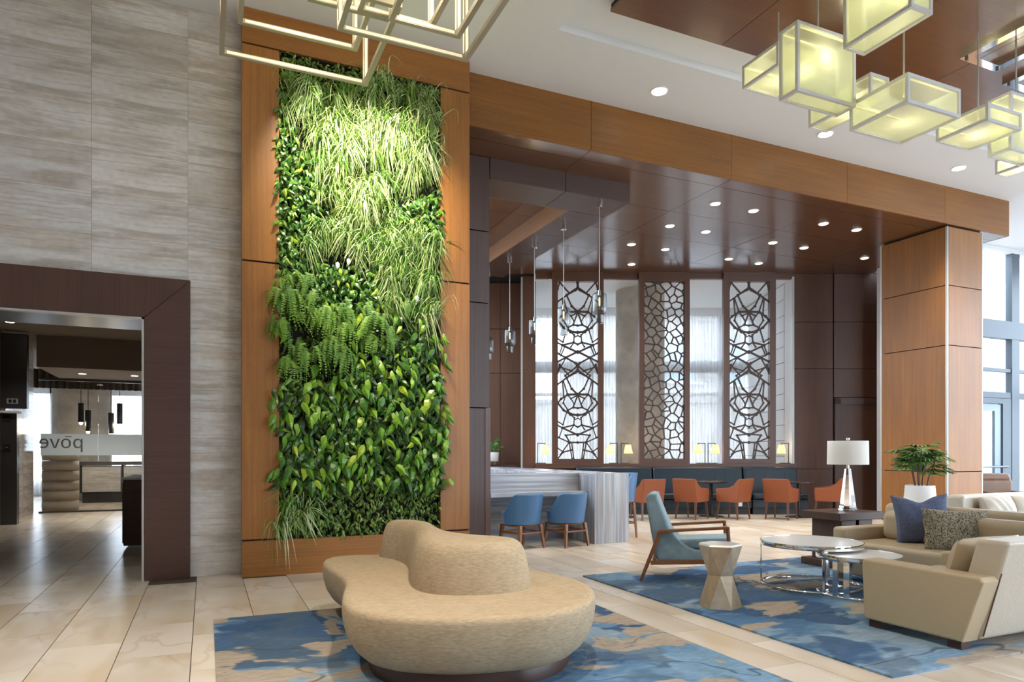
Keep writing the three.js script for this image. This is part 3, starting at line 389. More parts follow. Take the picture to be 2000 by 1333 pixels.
// rear wall, built in the rear zone's own axes
function rearGroup(g) { g.rotation.y = RZ; return g; }
const D = 16.47, PX = (u, d) => (u - 1000) / 1344 * d;
{
  const w = rearGroup(structGroup('wall_rear', 'dark panelled rear wall with tall window bay', 'wall'));
  const yj = [0, 1.0, 3.40, 4.52, 5.684], cols = [[PX(1549, D), PX(1627, D)], [PX(1628.5, D), PX(1727, D)]];
  obj('wall_core', [bx(cols[0][0], cols[1][1] + 0.3, 0, 5.72, -D - 0.35, -D - 0.03)], M.joint, w);
  for (let c = 0; c < 2; c++) for (let j = 0; j < 4; j++) { let a = yj[j] + 0.006; const b = yj[j + 1] - 0.006; if (c === 1) { if (j === 0) continue; if (j === 1) a = 2.72; } obj('wall_panel', uvm(bx(cols[c][0] + 0.006, cols[c][1] - 0.006, a, b, -D - 0.03, -D), 'y', rnd(), rnd()), M.woodRear, w); }
  const xs = cols[1][1]; for (let j = 0; j < 4; j++) obj('side_panel', uvm(bx(xs, xs + 0.04, yj[j] + 0.006, yj[j + 1] - 0.006, -D, -D + 1.6), 'y', rnd(), rnd()), M.woodRear, w);
  obj('wall_core', bx(xs + 0.04, xs + 0.3, 0, 5.684, -D, -D + 1.6), M.joint, w);
  // left pilaster and recess
  const pl = PX(1020, 16.7), pr = PX(1046, 16.7);
  for (let j = 0; j < 4; j++) { obj('pilaster_panel', uvm(bx(pl, pr, yj[j] + 0.006, yj[j + 1] - 0.006, -16.75, -16.7), 'y', rnd(), rnd()), M.woodRear, w); obj('pilaster_panel', uvm(bx(pl - 0.03, pl, yj[j] + 0.006, yj[j + 1] - 0.006, -17.4, -16.74), 'y', rnd(), rnd()), M.woodDark, w); obj('recess_panel', uvm(bx(-1.5, pl - 0.55, yj[j] + 0.006, yj[j + 1] - 0.006, -17.45, -17.4), 'y', rnd(), rnd()), M.woodRear, w); obj('recess_panel', uvm(bx(pl - 0.54, pl - 0.03, yj[j] + 0.006, yj[j + 1] - 0.006, -17.45, -17.4), 'y', rnd(), rnd()), M.woodRear, w); }
  obj('corner_trim', bx(pl - 0.035, pl + 0.01, 0, 5.65, -16.71, -16.69), M.trim, w);
  obj('wall_core', [bx(-1.5, pr - 0.02, 0, 5.72, -17.6, -17.46)], M.joint, w);
  obj('wall_left_return', bx(-4.4, -1.4, 0, 5.72, -17.6, -17.4), M.woodDark, w);
  // window surround
  const wl = PX(1047, D), wrr = PX(1548, D);
  obj('window_head', bx(wl, wrr + 0.02, 5.55, 5.684, -D - 0.1, -D + 0.02), M.woodRear, w); obj('sill_ledge', rb(wl, wrr + 0.02, 1.02, 1.13, -D - 0.35, -D + 0.22, 0.008), M.woodRear, w); obj('sill_wall', bx(wl, wrr, 0, 1.02, -D - 0.2, -D - 0.05), M.woodRear, w);
  obj('corner_trim', bx(wrr - 0.02, wrr + 0.03, 1.1, 5.6, -D - 0.02, -D + 0.03), M.trim, w);
  // bay
  const bay = rearGroup(structGroup('wall_bay', 'white window bay behind the screens', 'wall'));
  obj('window_jamb', bx(6.695, 6.726, 1.1, 5.6, -16.9, -16.46), M.white, bay); obj('bay_ceiling', bx(0.55, 7.4, 5.56, 5.7, -20, -D - 0.1), M.white, bay); obj('bay_side', bx(0.25, 0.5, 0, 5.6, -20, -17.4), M.plaster, bay); obj('bay_fascia', bx(0.2, 7.3, 5.3, 5.6, -20.05, -19.8), M.white, bay);
  for (let k = 0; k < 14; k++) obj('white_block', rb(6.70, 7.05, k * 0.386 + 0.15, k * 0.386 + 0.525, -20, -16.95, 0.006, 1), M.white, bay);
  obj('block_core', bx(6.72, 7.03, 0, 5.56, -19.98, -16.97), M.joint, bay);
  const w2 = rearGroup(structGroup('window_2', 'tall bay windows behind sheer curtains', 'window'));
  for (const s of [0.5, 2.3, 4.15, 6.0]) obj('mullion', bx(s - 0.05, s + 0.05, 0, 5.3, -19.95, -19.85), M.mullion, w2);
  obj('transom', bx(0.5, 6.7, 3.70, 4.02, -19.95, -19.8), M.mullion, w2); obj('transom', bx(0.5, 6.7, 3.02, 3.12, -19.95, -19.82), M.mullion, w2);
  for (const [a, b] of [[0.55, 2.25], [2.35, 4.1], [4.2, 5.95], [6.05, 6.7]]) for (const [c, e] of [[0.1, 3.02], [3.12, 3.7], [4.02, 5.3]]) obj('glass_pane', bx(a, b, c, e, -19.91, -19.90), M.glass, w2);
  for (const [a, b, lb] of [[0.55, 3.3, 'left'], [3.32, 6.65, 'right']]) { const n = Math.round((b - a) * 11), g = new THREE.PlaneGeometry(b - a, 5.2, n * 8, 1), p = g.attributes.position, u = g.attributes.uv; for (let i = 0; i < p.count; i++) { p.setZ(i, 0.035 * Math.sin((p.getX(i) / (b - a) + 0.5) * n * 6.2832)); u.setXY(i, u.getX(i) * (b - a), u.getY(i) * 5.2); } g.computeVertexNormals(); const o = rearGroup(tag(obj('sheer_curtain', g, M.sheer), 'white pleated sheer curtain covering the ' + lb + ' half of the bay window', 'curtain')); o.position.set(...rp((a + b) / 2, 19.6, 2.7)); }
  const cc = tag(obj('concrete_column', uvm(cyl(0.62, 0.62, 5.56, 0, 2.78, 0, 48), 'y'), M.concrete), 'round beige concrete column behind the carved screens', 'column'); cc.position.set(...rp(3.3, 17.75));
  const gw = rearGroup(thing('garden_wall', 'pale rubble stone wall outside the bay window', 'wall', rp(4, 25)));
  obj('wall_body', uvm(bx(-14, 14, -0.2, 3.2, -0.4, 0), 'x'), M.facade, gw); obj('coping', bx(-14.1, 14.1, 3.2, 3.32, -0.5, 0.1), M.ground, gw);
  // door
  const dd = rearGroup(structGroup('door_2', 'dark wooden door in the panelled rear wall', 'door'));
  const a = PX(1628.5, D), b = PX(1727, D);
  obj('door_frame', [uvm(bx(a + 0.01, a + 0.14, 0, 2.70, -D - 0.02, -D + 0.05), 'y'), uvm(bx(b - 0.14, b - 0.01, 0, 2.70, -D - 0.02, -D + 0.05), 'y'), uvm(bx(a + 0.01, b - 0.01, 2.55, 2.70, -D - 0.02, -D + 0.05), 'x')], M.woodDark, dd);
  obj('door_leaf', uvm(bx(a + 0.145, b - 0.145, 0, 2.54, -D - 0.02, -D + 0.0), 'y', 0.3), M.woodRear, dd); obj('door_stop', [bx(a + 0.14, a + 0.17, 0, 2.55, -D, -D + 0.03), bx(b - 0.17, b - 0.14, 0, 2.55, -D, -D + 0.03), bx(a + 0.14, b - 0.14, 2.52, 2.55, -D, -D + 0.03)], M.woodDark, dd);
  // wall between rear wall and curtain wall
  struct('wall_link', bx(14.3, 15.0, 0, 6.6, -11.2, -9.95), M.plaster, 'white wall end behind the column', 'wall');
}
// ------------------------------------------------------------------ carved screens
{
  const half = [ // traced on the right half, unit = half width, y down; one motif of height 4.13
    [0, -0.26, 0, 0.05, 1.5], [0, 0.02, 0.55, 0.40, 1.3], [0.55, 0.40, 1, 0.72, 1], [0.10, 0.15, 0.55, 0.40, 1], [0.9, -0.25, 0.42, 0.30, 1], [0.9, -0.25, 1, 0.1, 1], [0.55, 0.42, 0.30, 0.95, 1], [0.30, 0.95, 0, 1.23, 1.2], [0.72, 0.55, 0.50, 1.24, 0.8], [0.76, 0.58, 0.70, 1.30, 0.8], [1, 0.72, 0.72, 0.55, 0.8],
    [0, 1.22, 0.50, 1.24, 1.4], [0.50, 1.24, 0.84, 1.46, 1.2], [0.84, 1.46, 1, 1.66, 1], [0, 1.26, 0.22, 1.86, 1], [0.06, 1.3, 0.34, 1.44, 0.9], [0.34, 1.44, 0.18, 1.70, 0.8], [0.34, 1.44, 0.50, 1.26, 0.8], [0.62, 1.32, 0.72, 1.66, 0.8], [0.72, 1.66, 0.50, 2.0, 0.9], [1, 1.66, 0.7, 2.02, 1.2], [0.7, 2.02, 0.36, 2.22, 1.2], [0.22, 1.88, 0.5, 2.02, 1], [0, 1.92, 0.22, 1.88, 1], [0.36, 2.22, 0, 2.26, 1.5], [0.5, 2.02, 0.36, 2.22, 1],
    [0.36, 2.22, 0.17, 2.40, 0.9], [0.17, 2.40, 0.20, 2.76, 0.8], [0, 2.42, 0.17, 2.5, 0.7], [0.55, 2.12, 0.74, 2.74, 0.8], [0.74, 2.74, 1, 2.58, 0.8], [0.20, 2.76, 0, 2.86, 1], [0.20, 2.76, 0.76, 2.90, 1.1], [0.20, 2.78, 0.34, 2.98, 0.8], [0.76, 2.90, 1, 2.78, 0.9], [0, 3.26, 0.76, 2.90, 1.3], [0.66, 3.0, 0.84, 3.42, 0.7], [0.76, 2.92, 0.92, 3.36, 0.7], [1, 3.30, 0.60, 3.52, 1], [0, 3.22, 0.60, 3.52, 1.3], [0.60, 3.52, 1, 3.72, 1.1], [0.60, 3.52, 0.1, 3.80, 1.2], [0.60, 3.54, 0.86, 4.0, 0.8], [0.86, 4.0, 1, 4.3, 0.8], [0.86, 4.0, 0.30, 4.18, 0.9], [0.30, 4.18, 0.05, 3.95, 1], [0.30, 4.18, 0.62, 4.42, 1], [0, 3.92, 0.30, 4.18, 1],
  ];
  const tail = [[0, 7.80 - 0.2, 0.60, 7.66, 1], [0.60, 7.66, 0.4, 8.02, 1], [0, 8.02, 0.4, 8.02, 1.2], [0.40, 8.02, 1, 7.76, 0.9], [0.3, 8.02, 0.20, 8.97, 0.8], [0.42, 8.05, 0.28, 8.97, 0.8], [0.32, 8.40, 0.72, 8.50, 1], [0.72, 8.50, 1, 8.30, 0.8], [0.45, 8.05, 0.86, 8.62, 0.8], [0.72, 8.50, 1, 8.97, 0.9]];
  const hw = 0.478, H = 4.22, un = hw, W0 = 0.034;
  const seg = []; for (let m = 0; m < 2; m++) for (const [a, b, c, d, w] of half) { const y0 = b + 0.26 + m * 4.13, y1 = d + 0.26 + m * 4.13; if (m && (y0 > 7.75 || y1 > 7.75)) continue; if (y0 < 0 || y1 < 0) continue; seg.push([a, Math.min(y0, 8.83), c, Math.min(y1, 8.83), w]); }
  for (const [a, b, c, d, w] of tail) seg.push([a, b, c, Math.min(d, 8.83), w]);
  const bars = []; const addSeg = (a, b, c, d, w) => { const ax = a * un, ay = H / 2 - b * un, cx = c * un, cy = H / 2 - d * un; const L0 = Math.hypot(cx - ax, cy - ay); if (L0 < 0.01) return; const g = new THREE.BoxGeometry(W0 * w, L0 + 0.012, 0.035), p = g.attributes.position; for (let i = 0; i < p.count; i++) if (Math.abs(p.getX(i)) > 0) p.setX(i, p.getX(i) * 1); g.rotateZ(Math.atan2(cy - ay, cx - ax) - Math.PI / 2); bars.push(g.translate((ax + cx) / 2, (ay + cy) / 2, 0)); for (const [x, y] of [[ax, ay], [cx, cy]]) bars.push(new THREE.CylinderGeometry(W0 * w * 0.85, W0 * w * 0.85, 0.036, 8).rotateX(Math.PI / 2).translate(x, y, 0)); };
  for (const [a, b, c, d, w] of seg) { addSeg(a, b, c, d, w); addSeg(-a, b, -c, d, w); }
  const latticeA = merge(bars);
  // crackle lattice: plate with cell openings
  const cells = []; { seed = 4242; const pts = []; const nx = 5, ny = 24; for (let j = -1; j <= ny; j++) for (let i = -1; i <= nx; i++) pts.push([(i + 0.5 + 0.5 * (j & 1) - 0.25 + rr(-0.44, 0.44)) / nx * 2 * hw - hw, (j + 0.5 + rr(-0.44, 0.44)) / ny * H - H / 2 + 0.10 * Math.sin(i * 2.1 + j * 0.6)]);
    for (const p of pts) { let poly = [[-hw, -H / 2], [hw, -H / 2], [hw, H / 2], [-hw, H / 2]];
      for (const q of pts) { if (q === p) continue; const mx = (p[0] + q[0]) / 2, my = (p[1] + q[1]) / 2, dx = p[0] - q[0], dy = p[1] - q[1], l = Math.hypot(dx, dy); if (l > 1.2) continue; const off = 0.0125 + 0.004 * hashi(Math.floor((mx + 5) * 1000), Math.floor((my + 5) * 1000), 7); const out = []; for (let i = 0; i < poly.length; i++) { const A = poly[i], B = poly[(i + 1) % poly.length], fa = ((A[0] - mx) * dx + (A[1] - my) * dy) / l - off, fb = ((B[0] - mx) * dx + (B[1] - my) * dy) / l - off; if (fa >= 0) out.push(A); if ((fa >= 0) !== (fb >= 0)) { const t = fa / (fa - fb); out.push([lerp(A[0], B[0], t), lerp(A[1], B[1], t)]); } } poly = out; if (poly.length < 3) break; }
      if (poly.length < 3) continue; let ar = 0; poly.forEach((A, i) => { const B = poly[(i + 1) % poly.length]; ar += A[0] * B[1] - B[0] * A[1]; }); if (Math.abs(ar) < 0.0025) continue;
      const r = []; poly.forEach((A, i) => { const P = poly[(i + poly.length - 1) % poly.length], N = poly[(i + 1) % poly.length]; for (const t of [0.28, 0.1]) r.push([lerp(A[0], P[0], t) * (1), lerp(A[1], P[1], t)]); for (const t of [0.1, 0.28]) r.push([lerp(A[0], N[0], t), lerp(A[1], N[1], t)]); });
      cells.push(r.map(([x, y]) => [clamp(x, -hw + 0.004, hw - 0.004), clamp(y, -H / 2 + 0.004, H / 2 - 0.004)])); } seed = 99; }
  const sh = new THREE.Shape([[-hw, -H / 2], [hw, -H / 2], [hw, H / 2], [-hw, H / 2]].map((p) => new THREE.Vector2(...p))); for (const c of cells) sh.holes.push(new THREE.Path(c.map((p) => new THREE.Vector2(...p))));
  const latticeB = new THREE.ExtrudeGeometry(sh, { depth: 0.034, bevelEnabled: false }).translate(0, 0, -0.017);
  const labs = ['carved dark screen with mirrored branching lattice, behind the pendants', 'middle carved screen with irregular crackle lattice', 'carved dark screen with mirrored branching lattice, nearest the wooden door'];
  [[1078, 1178], [1247, 1345], [1411, 1512]].forEach(([u0, u1], k) => { const s0 = PX(u0, D), s1 = PX(u1, D), cxs = (s0 + s1) / 2, w = (s1 - s0) / 2;
    const t = rearGroup(thing('carved_screen', labs[k], 'screen', rp(cxs, D - 0.04, 0), 0, 'tall carved window screens')); const yb = 1.13, yt = 5.684, oy0 = 1.245, oy1 = 5.47, g = 0.478;
    for (const x of [-1, 1]) obj('stile', uvm(bx(Math.min(x * g, x * w), Math.max(x * g, x * w), yb, yt, -0.07, 0.07), 'y'), M.woodRear, t);
    obj('top_rail', uvm(bx(-g, g, oy1, yt, -0.07, 0.07), 'x'), M.woodRear, t); obj('bottom_rail', uvm(bx(-g, g, yb, oy0, -0.07, 0.07), 'x'), M.woodRear, t);
    const la = obj('lattice', k === 1 ? latticeB : latticeA, M.woodScreen, t); la.position.set(0, (oy0 + oy1) / 2, 0); });
}

// ------------------------------------------------------------------ living wall
const LW = thing('living_wall', 'tall wooden framed living plant wall of ferns, spider plants and philodendron', 'plant wall');
{
  const z = -8.224, fp = (x0, x1, y0, y1, gr) => obj('frame_panel', uvm(bx(x0, x1, y0, y1, z - 0.2, z), gr, rnd() * 2, rnd()), M.woodWarm, LW);
  fp(0.37, 3.07, 5.985, 6.375, 'x'); fp(0.37, 0.763, 3.556, 5.965, 'y'); fp(2.685, 3.07, 3.556, 5.965, 'y'); fp(0.37, 0.763, 0.424, 3.536, 'y'); fp(2.685, 3.07, 0.424, 3.536, 'y'); fp(0.37, 3.07, 0, 0.404, 'x');
  obj('frame_core', [bx(0.38, 0.75, 0.02, 6.36, z - 0.3, z - 0.03), bx(2.70, 3.06, 0.02, 6.36, z - 0.3, z - 0.03), bx(0.38, 3.06, 5.97, 6.36, z - 0.3, z - 0.03), bx(0.38, 3.06, 0.02, 0.40, z - 0.3, z - 0.03)], M.joint, LW);
  obj('planting_felt', bx(0.75, 2.70, 0.40, 5.98, z - 0.3, z - 0.10), M.soil, LW);
  // leaf shapes
  const leafGeo = (wide, fold, droop) => { const ts = [0, 0.12, 0.34, 0.6, 0.82, 1], ws = [0.07, 0.38, 0.47, 0.34, 0.15, 0], pos = [], idx = []; ts.forEach((t, i) => { const w = ws[i] * wide, y = -t, zz = 0.22 * Math.sin(t * 2.2) - droop * t * t; pos.push(-w, y, zz - fold * w, 0, y, zz + 0.0, w, y, zz - fold * w); if (i) { const a = (i - 1) * 3, b = i * 3; idx.push(a, b, a + 1, a + 1, b, b + 1, a + 1, b + 1, a + 2, a + 2, b + 1, b + 2); } }); const g = new THREE.BufferGeometry(); g.setAttribute('position', new THREE.Float32BufferAttribute(pos, 3)); g.setIndex(idx); const f = g.toNonIndexed(); f.computeVertexNormals(); return f; };
  const G = [leafGeo(0.46, 0.7, 0.3), leafGeo(0.40, 0.9, 0.5), leafGeo(0.54, 0.6, 0.35)];
  const mk = (c, r = 0.38) => phy({ color: c, roughness: r, transmission: 0.18, thickness: 0, side: THREE.DoubleSide });
  const bigM = [mk(L(0.055, 0.17, 0.014)), mk(L(0.115, 0.28, 0.016)), mk(L(0.21, 0.40, 0.022)), mk(L(0.38, 0.52, 0.035)), mk(L(0.025, 0.095, 0.014))];
  const q = new THREE.Quaternion(), e = new THREE.Euler(), Mx = new THREE.Matrix4();
  const X = (a) => lerp(0.763, 2.685, a), Y = (b) => lerp(5.93, 0.42, b);
  const kindAt = (a, b) => { const w = 0.06 * Math.sin(a * 7 + b * 9) + 0.04 * Math.sin(b * 21 + a * 5);
    if (b < 0.045 + w * 0.2) return 'ivy';
    if (a > 0.02 && b < 0.20 + w && !(a < 0.1 && b > 0.13)) return 'spider';
    if (b < 0.42 && a > 0.24 + w && a < 0.60 + b * 0.5 && !(a > 0.72 && b > 0.24 && b < 0.36)) return 'spider';
    if (b < 0.56 && b > 0.34 && a > 0.50 + w + (b - 0.4) * 0.6 && !(b > 0.48 && a > 0.72 && a < 0.9)) return 'spider';
    if (b > 0.47 && b < 0.67 && a < 0.36 + w && !(a > 0.2 && b < 0.52)) return 'fern'; if (b > 0.5 && b < 0.62 && a > 0.42 && a < 0.8) return (a * 37 + b * 53) % 1 < 0.6 ? 'fern' : 'big';
    if (a < 0.16 && b > 0.9) return 'spiderlow'; if (b > 0.9 + w * 0.4) return 'ivy'; if (b > 0.52) return 'big'; return 'small'; };
  // small leaves in the background: too many to count
  const N = 14000, pos = []; seed = 31;
  for (let i = 0; i < N; i++) { const a = rr(-0.01, 1.01), b = rr(-0.012, 1), k = kindAt(a, Math.max(0, b)); let s, col, zz; const t = rnd();
    if (k === 'small') { s = rr(0.08, 0.125); col = t < 0.6 ? [0.04, 0.13, 0.012] : t < 0.86 ? [0.11, 0.26, 0.02] : [0.30, 0.44, 0.04]; zz = rr(0.0, 0.13); }
    else if (k === 'ivy') { s = rr(0.05, 0.085); col = t < 0.4 ? [0.05, 0.13, 0.016] : t < 0.75 ? [0.13, 0.24, 0.03] : [0.27, 0.36, 0.06]; zz = rr(-0.03, 0.09); }
    else if (k === 'big') { s = rr(0.10, 0.17); col = t < 0.5 ? [0.03, 0.075, 0.012] : t < 0.78 ? [0.055, 0.165, 0.014] : t < 0.92 ? [0.13, 0.29, 0.02] : [0.30, 0.45, 0.04]; zz = rr(-0.05, 0.11); }
    else { if (t < 0.55) continue; s = rr(0.06, 0.10); col = t < 0.8 ? [0.045, 0.105, 0.015] : [0.14, 0.23, 0.03]; zz = rr(-0.05, 0.04); }
    pos.push([X(a), Y(b), z - 0.09 + zz, s, col]); }
  const im = new THREE.InstancedMesh(G[0], phy({ color: 0xffffff, roughness: 0.4, transmission: 0.15, thickness: 0, side: THREE.DoubleSide }), pos.length); im.name = 'small_leaves'; im.userData.kind = 'stuff'; shade(im);
  pos.forEach(([x, y, zz, s, c], i) => { e.set(rr(-0.7, 0.35), rr(-0.7, 0.7), rr(-1.1, 1.1)); q.setFromEuler(e); Mx.compose(V(x, y, zz), q, V(s, s, s)); im.setMatrixAt(i, Mx); im.setColorAt(i, L(...c)); }); LW.add(im);
  // large drooping leaves, each one a part
  seed = 77; let n = 0; while (n < 300) { const a = rr(-0.04, 1.05), b = rr(0.5, 0.95), k = kindAt(clamp(a), b); if (k !== 'big' && !(n % 6 === 0 && k === 'fern')) continue; const t = rnd(), m = bigM[t < 0.28 ? 0 : t < 0.58 ? 1 : t < 0.82 ? 2 : t < 0.93 ? 3 : 4]; const o = obj('leaf', G[Math.floor(rnd() * 3)], m, LW); const s = rr(0.13, 0.205); o.position.set(X(a), Y(b) + 0.06, z + rr(-0.02, 0.11)); o.rotation.set(rr(-0.55, 0.1), rr(-0.6, 0.6), rr(-0.75, 0.75)); o.scale.setScalar(s); n++; }
  for (const [a, b] of [[0.335, 0.435], [0.40, 0.425], [0.83, 0.49]]) { const o = obj('flower', G[2], mk(L(0.78, 0.80, 0.62), 0.5), LW); o.position.set(X(a), Y(b) + 0.08, z + 0.10); o.rotation.set(-0.2, 0.2, 0.3 - b); o.scale.setScalar(0.10); }
  // spider plants
  const spider = (cnt, len, up) => { const P = [], C = [], I = []; for (let i = 0; i < cnt; i++) { const wild = rnd() < 0.45, th = rr(-1.9, 1.9), l = len * (wild ? rr(0.15, 0.7) : rr(0.5, 1.2)), w = rr(0.0045, 0.0095), out = wild ? rr(0.12, 0.30) : rr(0.06, 0.18), lift = up * (wild ? rr(0.6, 2.4) : rr(0.3, 1.3)), pw = rr(1.4, 2.8), side = wild ? rr(-0.18, 0.18) : rr(-0.05, 0.05), tone = rnd(); const c = tone < 0.32 ? [0.58, 0.62, 0.36] : tone < 0.62 ? [0.34, 0.46, 0.11] : tone < 0.86 ? [0.15, 0.30, 0.04] : [0.06, 0.16, 0.02]; const dx = Math.sin(th), dz = Math.cos(th) * 0.9 + 0.15; const b0 = P.length / 3;
      for (let s = 0; s <= 8; s++) { const t = s / 8, r = out * (1 - Math.exp(-2.6 * t)) * 1.08, y = lift * Math.sin(Math.min(t * (wild ? 2.6 : 3.4), 3.14)) - l * Math.pow(t, pw), ww = w * (1 - t * t * 0.9) * (s ? 1 : 0.6), e = side * t * t; const sx = dz, sz = -dx; P.push(dx * r - sx * ww + e, y, dz * r - sz * ww, dx * r + sx * ww + e, y, dz * r + sz * ww); C.push(...c, ...c); if (s) { const a = b0 + (s - 1) * 2; I.push(a, a + 1, a + 2, a + 1, a + 3, a + 2); } } }
    const g = new THREE.BufferGeometry(); g.setAttribute('position', new THREE.Float32BufferAttribute(P, 3)); g.setAttribute('color', new THREE.Float32BufferAttribute(C, 3)); g.setIndex(I); g.computeVertexNormals(); return g; };
  seed = 123; const SG = [spider(54, 0.26, 0.08), spider(54, 0.34, 0.09), spider(50, 0.20, 0.10), spider(56, 0.42, 0.07), spider(50, 0.16, 0.12)];
  const SM = [L(1, 1, 1), L(0.8, 0.95, 0.75), L(0.62, 0.85, 0.5)].map((c) => phy({ color: c, vertexColors: true, roughness: 0.5, transmission: 0.2, thickness: 0, side: THREE.DoubleSide }));
  n = 0; let tries = 0; while (n < 200 && tries++ < 6000) { const a = rr(0, 1.0), b = rr(0.02, 1.0), k = kindAt(a, b); if (k !== 'spider' && k !== 'spiderlow') continue; if (k === 'spiderlow' && rnd() < 0.3) continue; const o = obj('spider_plant', SG[Math.floor(rnd() * 5)], SM[Math.floor(rnd() * (b < 0.4 ? 2 : 3))], LW); o.position.set(X(a), Y(b) + 0.1, z + rr(-0.1, -0.02)); o.rotation.set(rr(-0.15, 0.2), rr(-0.6, 0.6), rr(-0.5, 0.5)); const s = rr(0.65, 1.15); o.scale.set(s, s, s * 0.85); n++; }
  // ferns
  const fern = () => { const P = [], I = []; for (let f = 0; f < 12; f++) { const th = rr(-1.5, 1.5), l = rr(0.22, 0.46), dx = Math.sin(th), dz = Math.cos(th), lift = rr(0.1, 0.4); const at = (t) => [dx * l * 0.75 * Math.sin(t * 1.5), l * (lift * Math.sin(t * 3) - 0.8 * t * t), dz * l * 0.55 * Math.sin(t * 1.5)];
      for (let s = 1; s < 22; s++) { const t = s / 22, c = at(t), d = at(t + 0.02), ln = 0.042 * Math.sin(0.3 + t * 2.7), w = 0.003; const ux = dz, uz = -dx; for (const sg of [-1, 1]) { const b0 = P.length / 3; P.push(c[0], c[1] + w, c[2], d[0], d[1] - w, d[2], c[0] + sg * ux * ln, c[1] + rr(-0.016, 0.004), c[2] + sg * uz * ln + 0.008); I.push(b0, b0 + 1, b0 + 2); } } }
    const g = new THREE.BufferGeometry(); g.setAttribute('position', new THREE.Float32BufferAttribute(P, 3)); g.setIndex(I); g.computeVertexNormals(); return g; };
  seed = 555; const FG = [fern(), fern(), fern()], FM = [mk(L(0.095, 0.23, 0.02), 0.6), mk(L(0.17, 0.33, 0.03), 0.6)];
  n = 0; tries = 0; while (n < 60 && tries++ < 5000) { const a = rr(-0.03, 1), b = rr(0.44, 0.7), k = kindAt(a, b); if (k !== 'fern') continue; const o = obj('fern', FG[Math.floor(rnd() * 3)], FM[Math.floor(rnd() * 2)], LW); o.position.set(X(a), Y(b) + 0.08, z + rr(-0.06, 0.05)); o.rotation.set(0, rr(-0.4, 0.4), rr(-0.3, 0.3)); o.scale.setScalar(rr(0.6, 1.0)); n++; }
}
// ------------------------------------------------------------------ track spotlights over the living wall (out of frame, above)
{ const t = thing('spot_track', 'white ceiling track holding spotlights aimed at the plant wall', 'track light', [1.4, 6.38, -6.92]);
  obj('rail', bx(-0.8, 0.75, -0.04, 0, -0.025, 0.025), M.white, t);
  for (const x of [-0.45, 0.03, 0.5]) { const h = obj('lamp_head', bar([x, -0.04, 0.0], [x, -0.15, -0.06], 0.10, 0.10, true), M.white, t); obj('lens', bar([x, -0.152, -0.061], [x, -0.157, -0.064], 0.085, 0.085, true), M.lightDisc, h); spot(t, x, -0.165, -0.07, x * 0.75 + 0.38, -2.0, -1.3, LIGHT.track, 0.5, 1, L(1, 0.90, 0.74), 3); } }
// ------------------------------------------------------------------ downlights
{
  const mkd = (x, y, z, lab, grp, I, ang, r = 0.075) => { const t = thing('ceiling_downlight', lab, 'downlight', [x, y, z], 0, grp); obj('trim_ring', cyl(r + 0.02, r + 0.02, 0.012, 0, -0.004, 0), M.white, t); obj('lens', cyl(r, r, 0.008, 0, -0.012, 0), M.lightDisc, t); spot(t, 0, -0.03, 0, 0, -3, 0, I, ang, 0.9, L(1, 0.90, 0.77), 3); };
  mkd(5.706, 6.38, -7.83, 'bright ceiling downlight left of the box pendants, nearest the coffer corner', 'lobby downlights', LIGHT.down, 0.75, 0.1);
  mkd(8.85, 6.38, -7.83, 'ceiling downlight just below the box pendants', 'lobby downlights', LIGHT.down, 0.75, 0.1);
  mkd(12.04, 6.38, -7.82, 'ceiling downlight at right, above the beam end', 'lobby downlights', LIGHT.down, 0.75, 0.1);
  for (const [x, z, w] of [[-1.6, -4.6, 'in front of the hall portal'], [-4.4, -4.6, 'left of the hall portal'], [-1.6, -1.2, 'over the floor left of the camera'], [1.9, -1.2, 'over the floor in front of the curved bench'], [2.0, -3.6, 'right above the curved bench'], [13.6, -4.4, 'by the right glazing near the column'], [13.6, -1.2, 'by the right glazing near the camera']]) mkd(x, 6.38, z, 'ceiling downlight above the picture, ' + w, 'lobby downlights out of view', LIGHT.down, 0.8, 0.1);
  const rows = [[8.01, -9.39], [8.86, -9.39], [8.01, -10.66], [8.86, -10.66], [8.0, -11.93], [8.85, -11.93], [8.85, -13.19], [10.56, -9.39], [11.43, -9.39], [10.57, -10.66], [11.43, -10.66], [10.57, -11.95], [11.43, -11.95], [13.25, -10.68]];
  const word = ['first', 'second', 'third', 'fourth']; rows.forEach(([x, z]) => { const r = Math.round((-z - 9.39) / 1.27), c = x < 8.4 ? 'first column from the bar' : x < 9.5 ? 'second column from the bar' : x < 11 ? 'third column from the bar' : x < 12 ? 'fourth column from the bar' : 'column nearest the wood pillar'; mkd(x, 5.684, z, 'soffit downlight, ' + word[r] + ' row behind the beam, ' + c, 'soffit downlights', LIGHT.soffit, 0.7, 0.075); });
}
